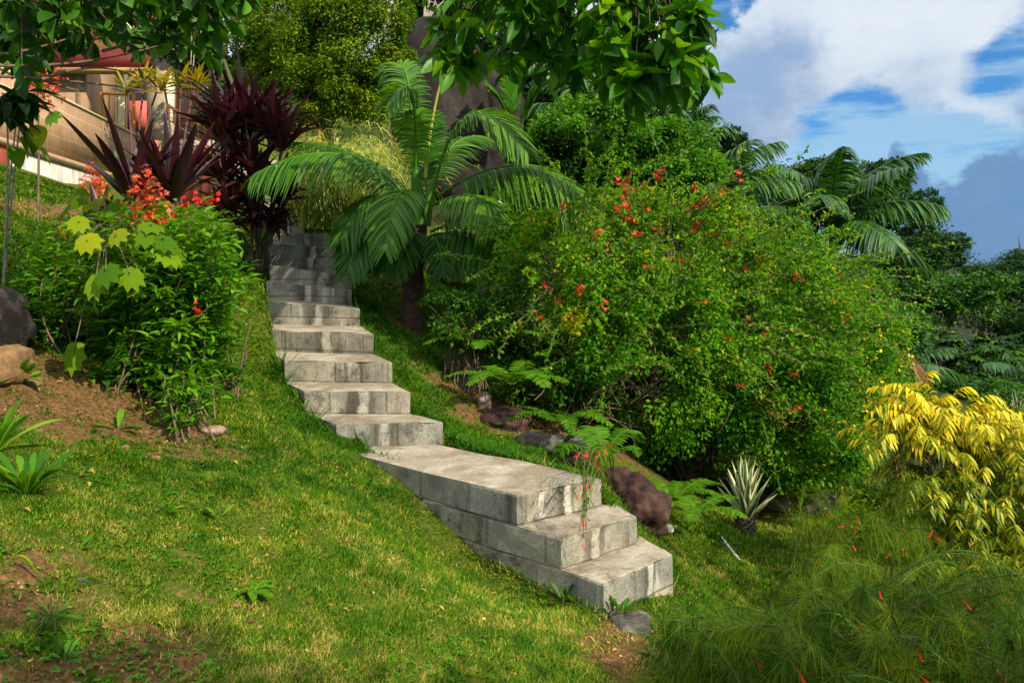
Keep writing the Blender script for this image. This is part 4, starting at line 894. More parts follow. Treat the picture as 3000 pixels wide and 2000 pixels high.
n = 30; bs_ = spread((110, 260), n, 5.8, 6.6); tx = 140 + rng.normal(size=n) * 60; top = 640 + rng.random(n) * 330; td = rng.uniform(5.8, 6.6, n)
lsh2, _ = leafy('leafy_shrub', bs_, np.array([P(a, b, c) for a, b, c in zip(tx, top, td)]), 90, .085, .027, G['bright'], 'smaller thin stemmed green shrub at far left above the earth bank', .2)
n = 8; bs_ = spread((505, 560), n, 5.35, 5.6); lsh3, _ = leafy('leafy_shrub', bs_, np.array([P(530 + rng.normal() * 35, 1090 + rng.random() * 60, 5.4) for _ in range(n)]), 34, .09, .028, G['bright'], 'small green shrublet in front of the leafy shrub at the edge of the bare earth', .1)
n = 10; bs_ = spread((660, 720), n, 6.6, 7.0); lsh4, _ = leafy('leafy_shrub', bs_, np.array([P(690 + rng.normal() * 40, 870 + rng.random() * 150, 6.8) for _ in range(n)]), 30, .07, .024, G['lime'], 'yellowing little shrub between the leafy shrub and the stairs', .1)
FRED = flower_cluster('flower_head', G['red'], 14, .035, .022, 3)
put(FRED, 'flower_head', lsh, [P(*q) for q in ((580, 588, 6.0), (622, 588, 6.1), (455, 645, 5.9), (540, 605, 6.0), (578, 908, 5.6), (515, 760, 5.7), (430, 620, 6.1))]); put(FRED, 'flower_head', lsh2, [P(180, 672, 6.2), P(188, 690, 6.2)], (.8, 1))
# --- large lobed leaves with red pagoda flower heads
def pagoda(center, h, seed):
    r = np.random.default_rng(seed); mb = MB(); v, t = petals(1, 5, .2); n = 150
    for i in range(n):
        u = r.random(); R = .5 * h * (1 - u) ** .8 + .02; a = r.uniform(0, 6.28); q = np.array([math.cos(a) * R * r.uniform(.6, 1), math.sin(a) * R * r.uniform(.6, 1), (u - .35) * h])
        z = nrm(q + r.normal(size=3) * .1 + UP * .1); x = nrm(np.cross(z, r.normal(size=3))); mb.add((v * .018 * r.uniform(.7, 1.3)) @ np.stack([x, np.cross(z, x), z]) + q, None, t, r.random())
        if i % 3 == 0: tubes(mb, np.array([[(0, 0, q[2] - .05), q * (.5, .5, 1), q]]), .002, 3, .1)
    return mb.mesh('flower_head', G['orange'])
PAG = pagoda(0, .34, 3)
def lobed_plant(base, lf, stem_tops, heads, label, mat='lime', size=.20):
    o = thing('pagoda_flower', base, label, 'flowering plant', 'red pagoda flowers'); ms = MB(); mb = MB(); 
    for p in stem_tops: tubes(ms, bez(base, (base + p) / 2 + (0.02, 0, .05), p, 8)[None], np.linspace(.018, .008, 8)[None], 6)
    q = np.array([P(*a) for a in lf]); n = len(q); c = np.mean(stem_tops, 0); ax = nrm((q - c) * (1, .5, .4) + rng.normal(size=(n, 3)) * .1 - UP * .15 + np.array([0, -.3, -.25]))
    leaves(mb, q - ax * size * .4, ax, UP + np.array([0, -.6, 0]) + rdir(n) * .6, size * rng.uniform(.85, 1.25, n), size * rng.uniform(.9, 1.2, n), T_LOBE)
    for a in q: tubes(ms, bez(c + (a - c) * .25, (c + a) / 2 + UP * .06, a, 6)[None], .004, 4)
    mb.build('foliage', G[mat], o); ms.build('stems', G['twig'], o)
    for hx in heads:
        h = link('flower_head', PAG, o); h.location = tuple(P(*hx[:3]) - np.array(o.location)); h.scale = (hx[3],) * 3; h.rotation_euler = (random.uniform(-.2, .2), random.uniform(-.2, .2), random.uniform(0, 6))
    return o
lobed_plant(gp(170, 6.2), [(260, 690, 5.9), (300, 800, 5.7), (340, 700, 6.0), (420, 690, 5.7), (470, 690, 5.6), (490, 740, 5.5), (400, 820, 5.6), (355, 640, 6.0), (230, 575, 6.2), (275, 590, 6.2), (330, 600, 6.1), (250, 640, 6.2), (215, 1030, 5.5), (450, 705, 5.9), (390, 660, 6.0), (300, 570, 6.3), (205, 590, 6.3), (255, 705, 5.1), (310, 790, 5.05), (280, 820, 5.1), (430, 690, 5.1), (480, 700, 5.05), (495, 745, 5.0), (380, 800, 5.05), (445, 660, 5.2), (340, 690, 5.2), (230, 650, 5.3)], [P(290, 690, 6.0), P(400, 660, 6.0), P(250, 610, 6.2)], [(430, 590, 5.95, 1.25), (415, 640, 5.9, .9)], 'yellow green plant with big lobed leaves and an orange red flower cone')
lobed_plant(gp(290, 9.0), [(250, 640, 8.9), (330, 640, 8.9), (300, 660, 8.9)], [P(275, 600, 9)], [(275, 535, 9, 1.1), (290, 560, 9, .8)], 'red pagoda flower at the foot of the tiled wall, left of the purple leaves', 'mid', .22)
lobed_plant(gp(110, 9.5), [(90, 330, 9.5), (150, 340, 9.5), (60, 320, 9.5)], [P(112, 290, 9.5)], [(118, 200, 9.5, 1.5), (122, 250, 9.5, 1.6), (110, 285, 9.5, 1.2)], 'tall red pagoda flower in front of the left end of the tiled wall', 'mid', .25)
# sapling with dark leaves at the left edge
b = gp(8, 6.6); o = thing('sapling', b, 'thin pale stemmed sapling with dark drooping leaves at the left edge', 'sapling'); ms = MB(); mb = MB()
for a, c in (((40, 520), (62, 330)), ((25, 520), (48, 360)), ((30, 500), (20, 300))): tubes(ms, bez(b, P(a[0], a[1], 6.4), P(c[0], c[1], 6.2), 9)[None], np.linspace(.009, .006, 9)[None], 6)
for (hx, hy, d, n) in ((60, 300, 6.1, 13), (25, 340, 6.0, 10), (80, 270, 6.2, 9), (10, 280, 6.0, 8)):
    d_ = rdir(n); d_[:, 2] *= .5; d_ = nrm(d_ - UP * .2); leaves(mb, np.repeat(P(hx, hy, d)[None], n, 0), d_, UP + rdir(n) * .3, .24, .09, T_BIG, rng.random(n) * .5)
mb.build('foliage', G['dark'], o); ms.build('stems', G['barkpale'], o); mb = MB(); q = np.array([P(*a) for a in ((60, 400, 6.1), (95, 420, 6.1), (110, 365, 6.1), (45, 395, 6.1), (80, 380, 6.1), (35, 430, 6.1))])
leaves(mb, q, nrm(np.array([.6, -.2, -.7]) + rdir(6) * .4), UP + rdir(6) * .4, .2, .13, T_BIG, rng.random(6)); mb.build('young_leaves', G['lime'], o)

# --- weeds
def weed(px, d, n, l, w, mat, label, up=.6, droop=.3, name='weed', sc=1):
    b = gp(px, d); o = thing(name, b, label, 'weed'); mb = MB(); az = rng.uniform(0, 6.28, n); dr = nrm(np.c_[np.cos(az), np.sin(az), rng.uniform(.2, 1.2, n) * up * 2])
    ribbons(mb, np.repeat(b[None], n, 0) + dr * .02, dr, l * rng.uniform(.5, 1.1, n), w, droop * rng.uniform(.5, 1.4, n), 6, lambda t: np.sin(np.pi * np.clip(t, .03, .98) ** 1.5) ** .7 * .9 + .1 * (t < .98), .12); mb.build('leaves', mat, o)
    mb = MB(); tubes(mb, np.array([[b - (0, 0, .02), b + (0, 0, .02), b + (0, 0, .03)]]), .005, 6); mb.build('stem', G['stemgreen'], o); return o
weed(80, 3.95, 34, .34, .034, G['bright'], 'big broad leaved green weed in the lawn at the left edge', .7)
weed(-10, 4.3, 24, .36, .032, G['bright'], 'tall dark weed at the left edge behind the broad leaved weed', 1.0)
weed(345, 5.2, 9, .22, .045, G['bright'], 'small leafy weed on the turf below the earth bank', .8)
weed(495, 4.3, 7, .12, .026, G['bright'], 'tiny upright weed in mid lawn, left of a pair'); weed(640, 4.35, 7, .13, .026, G['bright'], 'tiny upright weed in mid lawn, right of a pair')
weed(55, 5.25, 16, .26, .05, G['bright'], 'leafy weed on the earth bank below the tan rock', .6); weed(225, 3.6, 7, .09, .022, G['bright'], 'small rounded weed at lower left beside a grey stone')
weed(150, 3.1, 40, .13, .007, G['mid'], 'tuft of long thin grass in the lower left corner area', .4, .5, 'grass_tuft'); weed(190, 2.9, 10, .09, .018, G['mid'], 'low leafy weed at the bottom left'); weed(15, 3.3, 12, .2, .012, G['lime'], 'arching yellow green grass clump cut by the left edge', .8, .8, 'grass_tuft')
weed(1650, 5.0, 12, .16, .03, G['dark'], 'small dark weed growing against the lowest concrete course', .9)
weed(1820, 4.9, 14, .18, .03, G['mid'], 'leafy weed at the foot of the lowest step', .9); weed(300, 5.7, 10, .3, .05, G['mid'], 'weed at the foot of the leafy shrub in shade', .8)

# --- clumps of tall straw coloured grass behind the palm
for k, (px, d, h, n, lb) in enumerate(((925, 12.6, 1.35, 900, 'tall pale grass clump at the head of the stairs'), (1010, 12.9, 1.7, 1100, 'tall pale grass clump right of the stair head'), (1110, 13.4, 1.8, 1000, 'tall pale grass clump behind the green palm'), (1040, 14.6, 2.3, 800, 'tallest pale grass clump with drooping tips left of the palm'), (1330, 13.4, 1.1, 500, 'pale grass clump showing between the right fronds of the palm'))):
    b = gp(px, d); o = thing('tall_grass', b, lb, 'ornamental grass', 'tall pale grasses by the palm'); mb = MB(); az = rng.uniform(0, 6.28, n); t = rng.random(n) ** .5
    p = b + np.c_[np.cos(az) * t * .35, np.sin(az) * t * .35, az * 0]; dr = nrm(np.c_[np.cos(az) * .35 * t, np.sin(az) * .35 * t, np.ones(n)] + rng.normal(size=(n, 3)) * .12)
    ribbons(mb, p, dr, h * rng.uniform(.5, 1.15, n), .017, rng.uniform(.1, .7, n), 6, prof_blade, 0); mb.build('blades', G['straw'], o)
    q = p[:n // 1] + dr * (h * rng.uniform(.25, .9, n))[:, None]; mb = MB(); d2 = nrm(np.c_[np.cos(az), np.sin(az), rng.uniform(0, .8, n)] + rng.normal(size=(n, 3)) * .3); ribbons(mb, q, d2, .38 * rng.uniform(.6, 1.2, n), .017, rng.uniform(.4, 1.1, n), 5, prof_blade, 0); mb.build('tips', G['straw'], o)

# --- big flowering bush
BE = [E(1700, 860, 230, 260, 9.6, 1.1), E(1930, 790, 300, 240, 10.6, 1.4), E(2180, 930, 300, 240, 10.6, 1.4), E(1900, 1030, 330, 270, 9.4, 1.1), E(2200, 1110, 285, 230, 10.0, 1.1), E(1760, 640, 190, 110, 11.2, 1.0), E(2430, 970, 150, 150, 12.0, 1.0), E(1560, 760, 120, 170, 10.6, .9), E(2290, 810, 150, 90, 11.6, .9)]
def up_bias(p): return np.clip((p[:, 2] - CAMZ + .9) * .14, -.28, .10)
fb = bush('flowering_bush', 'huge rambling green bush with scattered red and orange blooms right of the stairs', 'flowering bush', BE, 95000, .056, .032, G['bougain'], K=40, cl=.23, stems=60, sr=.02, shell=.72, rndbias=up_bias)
# long arching canes with leaves
o_p, o_d = front(BE, 430)
mb = MB(); ml = MB(); n = len(o_p); tg = o_p + nrm(o_d * (.7, .6, .5) + np.array([.45, 0, -.05]) + rng.normal(size=(n, 3)) * .45) * rng.uniform(.15, 1.0, (n, 1)) * (1 + .9 * (rng.random((n, 1)) < .12)); c = (o_p + tg) / 2 + UP * rng.uniform(.0, .35, (n, 1)); st = o_p - o_d * .5
pt = bez(st, c, tg, 9); tubes(mb, pt, np.linspace(.007, .003, 9)[None], 4); mb.build('canes', G['twig'], fb)
k = 60; i = np.repeat(np.arange(n), k); t = rng.random(n * k); j = np.clip((t * 8).astype(int), 0, 7); f = (t * 8 - j)[:, None]; q = pt[i, j] * (1 - f) + pt[i, j + 1] * f
leaves(ml, q, nrm(rdir(n * k) + UP * .1), UP + rdir(n * k) * .5, .06 * rng.uniform(.6, 1.2, n * k), .038, T_SMALL, np.clip(rng.normal(.64, .2, n * k), 0, .95)); ml.build('cane_leaves', G['bougain'], fb)
# bare crossing twigs deep in the bush
mb = MB(); a, _, _ = in_ells(BE[3:5] + BE[:1] + [E(1780, 1130, 240, 150, 8.9, .5, 2.0)], 300, .3, 1.0); b = a + rdir(300) * rng.uniform(.3, .9, (300, 1)) * (1, .5, .7); tubes(mb, bez(a, (a + b) / 2 + rdir(300) * .1, b, 5), .006, 4); mb.build('bare_twigs', G['twig'], fb)
RB = flower_cluster('flower', G['red'], 9, .050, .027, 5); OB = flower_cluster('flower', G['orange'], 9, .055, .028, 6)
fp, fd = front(BE, 66); put(RB, 'flower', fb, [p + d * .06 for p, d in zip(fp[:26], fd[:26])], (.6, 1.1)); put(OB, 'flower', fb, [p + d * .05 for p, d in zip(fp[26:], fd[26:])], (.6, 1.1))
put(RB, 'flower', fb, [P(x, y, 9.5) for x, y in ((1838, 522), (1832, 545), (1828, 566), (1835, 585), (1842, 610), (2165, 512), (2125, 555), (2095, 583), (2075, 588), (2050, 598), (1920, 675), (1925, 715), (1850, 865), (1975, 880), (1640, 870))], (.8, 1.25))
put(OB, 'flower', fb, [P(x, y, 9.5) for x, y in ((1822, 605), (1846, 640), (1870, 655), (1940, 500), (1925, 515), (2110, 565), (2020, 600), (1985, 780), (2000, 1050), (1905, 925), (2105, 1075))], (.8, 1.3))
for a, b, c in (((1900, 760), (1850, 600), (1838, 500)), ((1950, 720), (2050, 590), (2175, 545)), ((2000, 640), (2080, 540), (2175, 505)), ((2150, 700), (2250, 600), (2330, 580)), ((1850, 640), (1900, 560), (1955, 480)), ((2300, 1200), (2400, 1150), (2480, 1160))): mb = MB(); tubes(mb, bez(P(*a, 9.9), P(*b, 9.5), P(*c, 9.5), 10)[None], np.linspace(.008, .004, 10)[None], 4); mb.build('flower_stalk', G['twig'], fb)
# dark leafy shade plants under and behind it
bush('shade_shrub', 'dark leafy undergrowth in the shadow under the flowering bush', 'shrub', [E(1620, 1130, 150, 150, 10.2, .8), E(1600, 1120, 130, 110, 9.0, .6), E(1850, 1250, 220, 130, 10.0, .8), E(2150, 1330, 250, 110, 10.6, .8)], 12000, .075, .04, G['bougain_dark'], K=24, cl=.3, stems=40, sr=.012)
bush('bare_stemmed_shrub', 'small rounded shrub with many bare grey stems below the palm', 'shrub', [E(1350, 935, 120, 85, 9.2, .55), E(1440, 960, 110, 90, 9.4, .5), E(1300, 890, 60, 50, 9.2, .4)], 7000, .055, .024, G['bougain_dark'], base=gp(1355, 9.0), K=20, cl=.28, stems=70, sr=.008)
yb = bush('yellow_flowering_bush', 'green bush dotted with small yellow blossoms at the lower right end of the flowering bush', 'flowering bush', [E(2440, 1160, 190, 190, 10.4, .9), E(2330, 1290, 200, 150, 9.8, .8), E(2520, 1040, 120, 120, 11.5, .8)], 30000, .05, .024, G['bougain'], K=34, cl=.26, stems=26)
YF = flower_cluster('flower', G['yflower'], 3, .05, .03, 8); fp, fd = front([E(2440, 1160, 190, 190, 10.4, .9), E(2520, 1040, 120, 120, 11.5, .8), E(2330, 1290, 200, 150, 9.8, .8)], 80); put(YF, 'flower', yb, [p + d * .04 for p, d in zip(fp, fd)], (.7, 1.1))
wb = bush('white_flowering_shrub', 'dark green shrub with white blossoms left of the golden shrub', 'flowering bush', [E(2630, 1190, 75, 90, 11.0, .5)], 6000, .07, .035, G['mid'], K=16)
WF = flower_cluster('flower', G['white'], 6, .06, .042, 9); put(WF, 'flower', wb, [P(*q) for q in ((2600, 1155, 10.6), (2635, 1145, 10.6), (2660, 1160, 10.6), (2650, 1175, 10.6), (2618, 1168, 10.5), (2610, 1205, 10.6), (2660, 1185, 10.6))], (.8, 1.2))
w2 = bush('white_flowering_shrub', 'light green shrub with tiny white blossoms between the palm and the flowering bush', 'flowering bush', [E(1560, 620, 110, 90, 12.5, .8), E(1500, 700, 90, 70, 12.0, .6)], 14000, .06, .032, G['bright'], K=26)
put(WF, 'flower', w2, [P(*q) for q in ((1590, 545, 11.9), (1560, 600, 11.7), (1465, 597, 11.7), (1598, 645, 11.7), (1530, 615, 11.7), (1650, 585, 11.9), (1610, 620, 11.7))], (.6, .9))
bush('orange_flower_bed', 'low bed of orange and yellow leaved plants behind the palm trunk', 'shrub', [E(1440, 705, 75, 26, 12.2, .4)], 2500, .06, .035, G['croton'], K=14, stems=6)
# --- shrubs on the slope behind
bush('green_shrub', 'sunlit yellow green shrub above the flowering bush', 'shrub', [E(1750, 420, 190, 120, 15.5, 1.4), E(1900, 470, 190, 110, 15.5, 1.3)], 40000, .085, .05, G['bright'], K=40, cl=.26, stems=20, sr=.03)
bush('green_shrub', 'darker green shrub right of the young palm behind the feather palm', 'shrub', [E(1620, 480, 130, 130, 16.5, 1.2), E(1540, 540, 90, 70, 15.0, .8)], 20000, .09, .05, G['mid'], K=30, cl=.28, stems=16, sr=.03)
bush('green_shrub', 'olive green shrub below the small palm top against the sky', 'shrub', [E(1950, 460, 110, 100, 18.0, 1.2)], 15000, .10, .055, G['mid'], K=24, cl=.28, stems=12, sr=.03)
bush('green_shrub', 'green shrub under the feather palm at the right shoulder of the flowering bush', 'shrub', [E(2450, 900, 160, 130, 14.0, 1.2), E(2560, 960, 110, 110, 14.5, 1.0), E(2200, 720, 180, 90, 15.5, 1.2)], 26000, .085, .05, G['mid'], K=34, cl=.28, stems=16, sr=.03)

# --- golden shrub
gb = gp(2780, 6.9); o = thing('golden_shrub', gb, 'bright golden yellow shrub with drooping compound leaves at the right', 'shrub'); GE = [E(2760, 1250, 150, 100, 7.0, .5), E(2630, 1300, 95, 60, 6.9, .35), E(2880, 1280, 110, 90, 7.1, .45), E(2930, 1420, 120, 110, 6.8, .4), E(2690, 1200, 60, 70, 7.0, .25), E(2810, 1570, 190, 120, 6.8, .45), E(2740, 1450, 90, 100, 6.8, .35), E(2960, 1590, 110, 110, 6.6, .4)]
n = 620; p, c, r = in_ells(GE, n, .35, 1.0); dd = nrm((p - c) / r); az = nrm(dd * (1, 1, .15) + rng.normal(size=(n, 3)) * .45); az[:, 2] = np.abs(az[:, 2]) * .6 + .1; az = nrm(az)
mb = MB(); ms = MB(); ll = rng.uniform(.18, .34, n); tp = p + az * ll[:, None] - UP * (ll * .28)[:, None]; pts = bez(p, p + az * (ll * .6)[:, None] + UP * (.05), tp, 8); tubes(ms, pts, .003, 3)
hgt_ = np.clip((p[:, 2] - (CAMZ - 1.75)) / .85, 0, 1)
for kk in range(1, 8):
    for sg in (-1, 1):
        tg_ = nrm(pts[:, min(kk + 1, 7)] - pts[:, kk - 1]); sd_ = nrm(np.cross(tg_, UP)) * sg; d_ = nrm(sd_ * .8 + tg_ * .55 - UP * .25 + rng.normal(size=(n, 3)) * .15)
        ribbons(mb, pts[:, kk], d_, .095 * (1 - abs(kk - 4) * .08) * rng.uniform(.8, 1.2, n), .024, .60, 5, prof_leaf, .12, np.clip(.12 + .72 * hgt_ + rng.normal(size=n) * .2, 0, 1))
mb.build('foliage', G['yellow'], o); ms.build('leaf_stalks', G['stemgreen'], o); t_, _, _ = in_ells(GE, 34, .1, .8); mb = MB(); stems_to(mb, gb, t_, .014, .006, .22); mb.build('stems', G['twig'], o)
bush('leafy_shrub', 'green shrub with yellow leaf tips at the right edge behind the golden shrub', 'shrub', [E(2960, 1360, 120, 160, 8.6, .6), E(2700, 1500, 200, 130, 8.4, .6)], 9000, .08, .04, G['lime'], K=24)
# --- striped agave
m, nt_, bs, out = base_mat('agave_striped'); a = N(nt_, 'ShaderNodeAttribute', attribute_name='rnd'); L(nt_, ramp(nt_, a.outputs['Fac'], [(0, (.07, .17, .05)), (.42, (.12, .24, .08)), (.5, (.62, .60, .30)), (1, (.70, .66, .36))]), bs.inputs['Base Color']); bs.inputs['Roughness'].default_value = .4
ab = gp(2185, 8.6); o = thing('agave', ab, 'striped cream and green agave with stiff upright blades on the lower lawn', 'agave')
mb = MB(); n = 30; az = np.arange(n) * 2.399; el = np.linspace(.75, 1.48, n); dr = np.c_[np.cos(az) * np.cos(el), np.sin(az) * np.cos(el), np.sin(el)]; base = ab + np.c_[dr[:, 0] * .06, dr[:, 1] * .06, np.linspace(.14, .26, n)]; ln = np.linspace(.42, .58, n); sd_ = nrm(np.cross(dr, UP)); up_ = np.cross(sd_, dr)
t = np.linspace(0, 1, 9); w = .052 * prof_agave(t); path = base[:, None] + dr[:, None] * (ln[:, None] * t)[..., None]; cols = [(-1, 1.), (-.55, .95), (-.5, .1), (0, .25), (.5, .1), (.55, .95), (1, 1.)]
vv = np.stack([path + sd_[:, None] * (w * k)[None, :, None] + up_[:, None] * (w * .45 * k * k)[None, :, None] for k, _ in cols], 2); K_ = len(cols); q = []
for i in range(8):
    for c_ in range(K_ - 1): a_ = i * K_ + c_; q.append([a_, a_ + 1, a_ + K_ + 1, a_ + K_])
mb.add(vv, ((np.arange(n) * K_ * 9)[:, None, None] + np.array(q)[None]).reshape(-1, 4), None, np.tile([c for _, c in cols], n * 9)); mb.build('blades', m, o, True)
mb = MB(); tubes(mb, np.array([[ab - (0, 0, .05), ab + (0, 0, .06), ab + (0, 0, .14), ab + (0, 0, .24)]]), np.array([[.10, .105, .095, .06]]), 14)
for k in range(60): a_ = k * 2.399; z_ = .02 + .2 * k / 60; d_ = np.array([math.cos(a_), math.sin(a_), .6]); ribbons(mb, (ab + (math.cos(a_) * .09, math.sin(a_) * .09, z_))[None], d_[None], .05, .05, .0, 2, prof_blade, 0)
mb.build('stump', plain('agave_stump', (.10, .07, .045), var=.5, scale=30), o)
# --- coral plant: hair-thin arching green rods with red tubes
def coral(base, tips, label, nneedle, nfl, name='coral_plant', r0=.006, arch=.55, needle=.12):
    n = len(tips); o = thing(name, base, label, 'coral plant'); b = base + rng.normal(size=(n, 3)) * (.22, .16, 0)
    c = b * .45 + tips * .55 + UP * (np.linalg.norm(tips - b, axis=1) * arch)[:, None] * rng.uniform(.5, 1.1, (n, 1)); pts = bez(b, c, tips, 16); ms = MB(); tubes(ms, pts, np.linspace(r0, r0 * .3, 16)[None], 5); ms.build('stems', G['stemgreen'], o)
    k = nneedle; i = rng.integers(0, n, k); t = .18 + .82 * rng.random(k) ** .8; j = np.clip((t * 15).astype(int), 0, 14); f = (t * 15 - j)[:, None]; q = pts[i, j] * (1 - f) + pts[i, j + 1] * f; tg_ = nrm(pts[i, j + 1] - pts[i, j])
    d = nrm(tg_ * .75 + rdir(k) * .8 - UP * .1); mb = MB(); tone = rng.normal(size=n) * .15
    ribbons(mb, q, d, needle * rng.uniform(.4, 1.2, k), .0024, rng.uniform(.1, .7, k), 3, lambda u: np.clip(1.1 - u * .8, .2, 1), 0, np.clip(.45 + tone[i] + rng.normal(size=k) * .2, 0, 1)); mb.build('foliage', G['coral'], o)
    v, t_ = petals(1, 5, .1); fm = MB(); tubes(fm, np.array([[(0, 0, 0), (.004, 0, -.014), (.008, 0, -.030), (.009, 0, -.036)]]), np.array([[.0018, .0026, .0034, .0048]]), 7); fme = fm.mesh('flower', G['crimson'])
    sel = rng.integers(0, n, nfl); jj = rng.integers(6, 15, nfl); put(fme, 'flower', o, pts[sel, jj] + rng.normal(size=(nfl, 3)) * (.03, .03, .02) + np.array([0, -.16, .02]), (1.0, 1.5), 1.0); return o, fme
n = 150; tp = np.array([P(x, y, d) for x, y, d in zip(rng.uniform(1880, 3080, n), 1640 + rng.random(n) * 380, rng.uniform(2.9, 4.3, n))]); tp[:, 2] -= np.clip((2150 - ((tp[:, 0] / tp[:, 1]) * F + 1500)) / 1000, 0, 1) * .35; px_ = tp[:, 0] / tp[:, 1] * F + 1500; tp[:, 2] -= np.clip((2380 - px_) / 300, 0, 1) * .20
cp1, CFL = coral(np.array([1.55, 3.7, float(gz(1.55, 3.7)[0])]), tp, 'wide feathery coral plant with red tube flowers filling the lower right foreground', 50000, 64)
n = 60; tp = np.array([P(x, y, d) for x, y, d in zip(rng.uniform(1850, 2500, n), 1800 + rng.random(n) * 280, rng.uniform(2.5, 3.3, n))])
coral(np.array([.95, 2.75, float(gz(.95, 2.75)[0])]), tp, 'shaded coral plant clump at the bottom edge beside the lowest step', 19000, 26)
n = 60; tp = np.array([P(x, y, d) for x, y, d in zip(rng.uniform(2350, 3080, n), 1780 + rng.random(n) * 300, rng.uniform(2.5, 3.3, n))])
coral(np.array([1.7, 2.7, float(gz(1.7, 2.7)[0])]), tp, 'shaded coral plant clump in the bottom right corner', 19000, 32)
n = 22; tp = np.array([P(x, y, d) for x, y, d in zip(rng.uniform(2300, 2750, n), 1400 + rng.random(n) * 240, rng.uniform(5.2, 7.0, n))])
coral(np.array([2.5, 6.3, float(gz(2.5, 6.3)[0])]), tp, 'sparse upright coral plant in front of the agave', 7000, 26, needle=.2)
n = 9; tp = np.array([P(1712 + rng.normal() * 22, 1450 + rng.random() * 130, 5.0) for _ in range(n)]); cb_ = P(1745, 1345, 5.9)
o = thing('coral_plant', gp(1800, 6.6), 'thin coral plant spray hanging over the landing edge with red tube flowers', 'coral plant'); b = np.repeat(np.array([gp(1800, 6.6)]), n, 0); pts = bez(b, np.array([P(1715, 1150, 5.6)] * n) + rng.normal(size=(n, 3)) * .12, tp, 18); mb = MB(); tubes(mb, pts, np.linspace(.005, .0018, 18)[None], 4); mb.build('stems', G['stemgreen'], o)
k = 700; i = rng.integers(0, n, k); j = rng.integers(5, 18, k); mb = MB(); ribbons(mb, pts[i, j], nrm(rdir(k) - UP * .8), .09 * rng.uniform(.5, 1.3, k), .004, .3, 3, prof_blade, 0); mb.build('foliage', G['coral'], o)
i = rng.integers(0, n, 30); j = rng.integers(10, 18, 30); put(CFL, 'flower', o, pts[i, j] + rng.normal(size=(30, 3)) * .02, (.9, 1.5), .9)

# --- hedge tree with fine yellow green leaves, boulders' neighbours and the forest
def tree(name, base, ells, n, ln, wd, mat, label, K=40, cl=.26, tr=.18, limbs=10, group=None, cat='tree', tpl=T_SMALL, barkm='bark', shell=.6):
    o = thing(name, base, label, cat, group); mb = MB(); crown(mb, ells, n, ln, wd, tpl, K, cl, shell); mb.build('crown', mat, o)
    c0 = sum(np.asarray(e[0]) * e[2] for e in ells) / sum(e[2] for e in ells); fork = base + (c0 - base) * .55; mb = MB(); tubes(mb, bez(base - (0, 0, .3), base + (fork - base) * .5 + (.1, 0, 0), fork, 7)[None], np.linspace(tr, tr * .7, 7)[None], 8)
    t, _, _ = in_ells(ells, limbs, .1, .85); stems_to(mb, fork, t, tr * .5, tr * .08, .03); mb.build('trunk', G[barkm], o); return o
tree('fine_leaved_tree', gp(960, 16.5), [E(1010, 160, 200, 200, 15.5, 1.3), E(880, 90, 190, 170, 16.2, 1.2), E(1110, 90, 110, 170, 15.2, .9), E(960, 290, 200, 80, 15.4, 1.0), E(830, 220, 130, 140, 16.6, .9)], 90000, .07, .036, G['hedge'], 'dense yellow green fine leaved tree left of the tall boulder', 70, .22, .16, 26)
tree('shade_tree', gp(640, 20), [E(650, 90, 170, 150, 21, 1.6), E(780, 260, 130, 90, 19, 1.2), E(560, 20, 160, 90, 22, 1.3), E(720, 330, 120, 70, 18.5, .8)], 16000, .14, .075, G['dark'], 'dark shade tree behind the railing between the house and the fine leaved tree', 40, .3, .2, 24)
o = thing('aerial_roots', P(760, 110, 17.6), 'pale thin hanging aerial roots in front of the dark shade tree', 'hanging roots')
for px, y0, y1 in ((558, 165, 190), (566, 160, 195), (585, 120, 170), (620, 155, 180), (748, 140, 188), (783, 128, 186), (796, 140, 196), (803, 170, 200), (808, 165, 220), (820, 190, 235), (700, 120, 150)): mb = MB(); tubes(mb, np.array([[P(px + 4, y0 - 60, 17.6), P(px + 2, (y0 + y1) / 2, 17.6), P(px, y1, 17.6)]]), .012, 4); mb.build('root', G['barkpale'], o)
# bare pale branches above the boulder
for k, (bx, by, tips, lb) in enumerate(((1150, 60, ((1110, -10), (1130, -20), (1175, -15), (1185, 0), (1210, -20)), 'leafless pale branches standing left behind the top of the tall boulder'), (1240, 75, ((1228, -30), (1262, -25), (1275, 10), (1290, 40), (1300, 5)), 'leafless pale branches standing right behind the top of the tall boulder'))):
    b = P(bx, by + 160, 20.8); b[2] = float(gz(b[0], b[1])[0]); o = thing('bare_tree', b, lb, 'bare tree'); f = P(bx, by, 20.8); mb = MB(); tubes(mb, bez(b, (b + f) / 2, f, 6)[None], .07, 7); t = np.array([P(x, y, 20.8) for x, y in tips]); stems_to(mb, f, t, .05, .02, .02, 6, .1); mb.build('trunk', G['barkpale'], o)
    t2 = t + rdir(len(t)) * .5 + UP * .5; mb = MB(); tubes(mb, bez(t, (t + t2) / 2, t2, 4), .016, 4); mb.build('twigs', G['barkpale'], o)
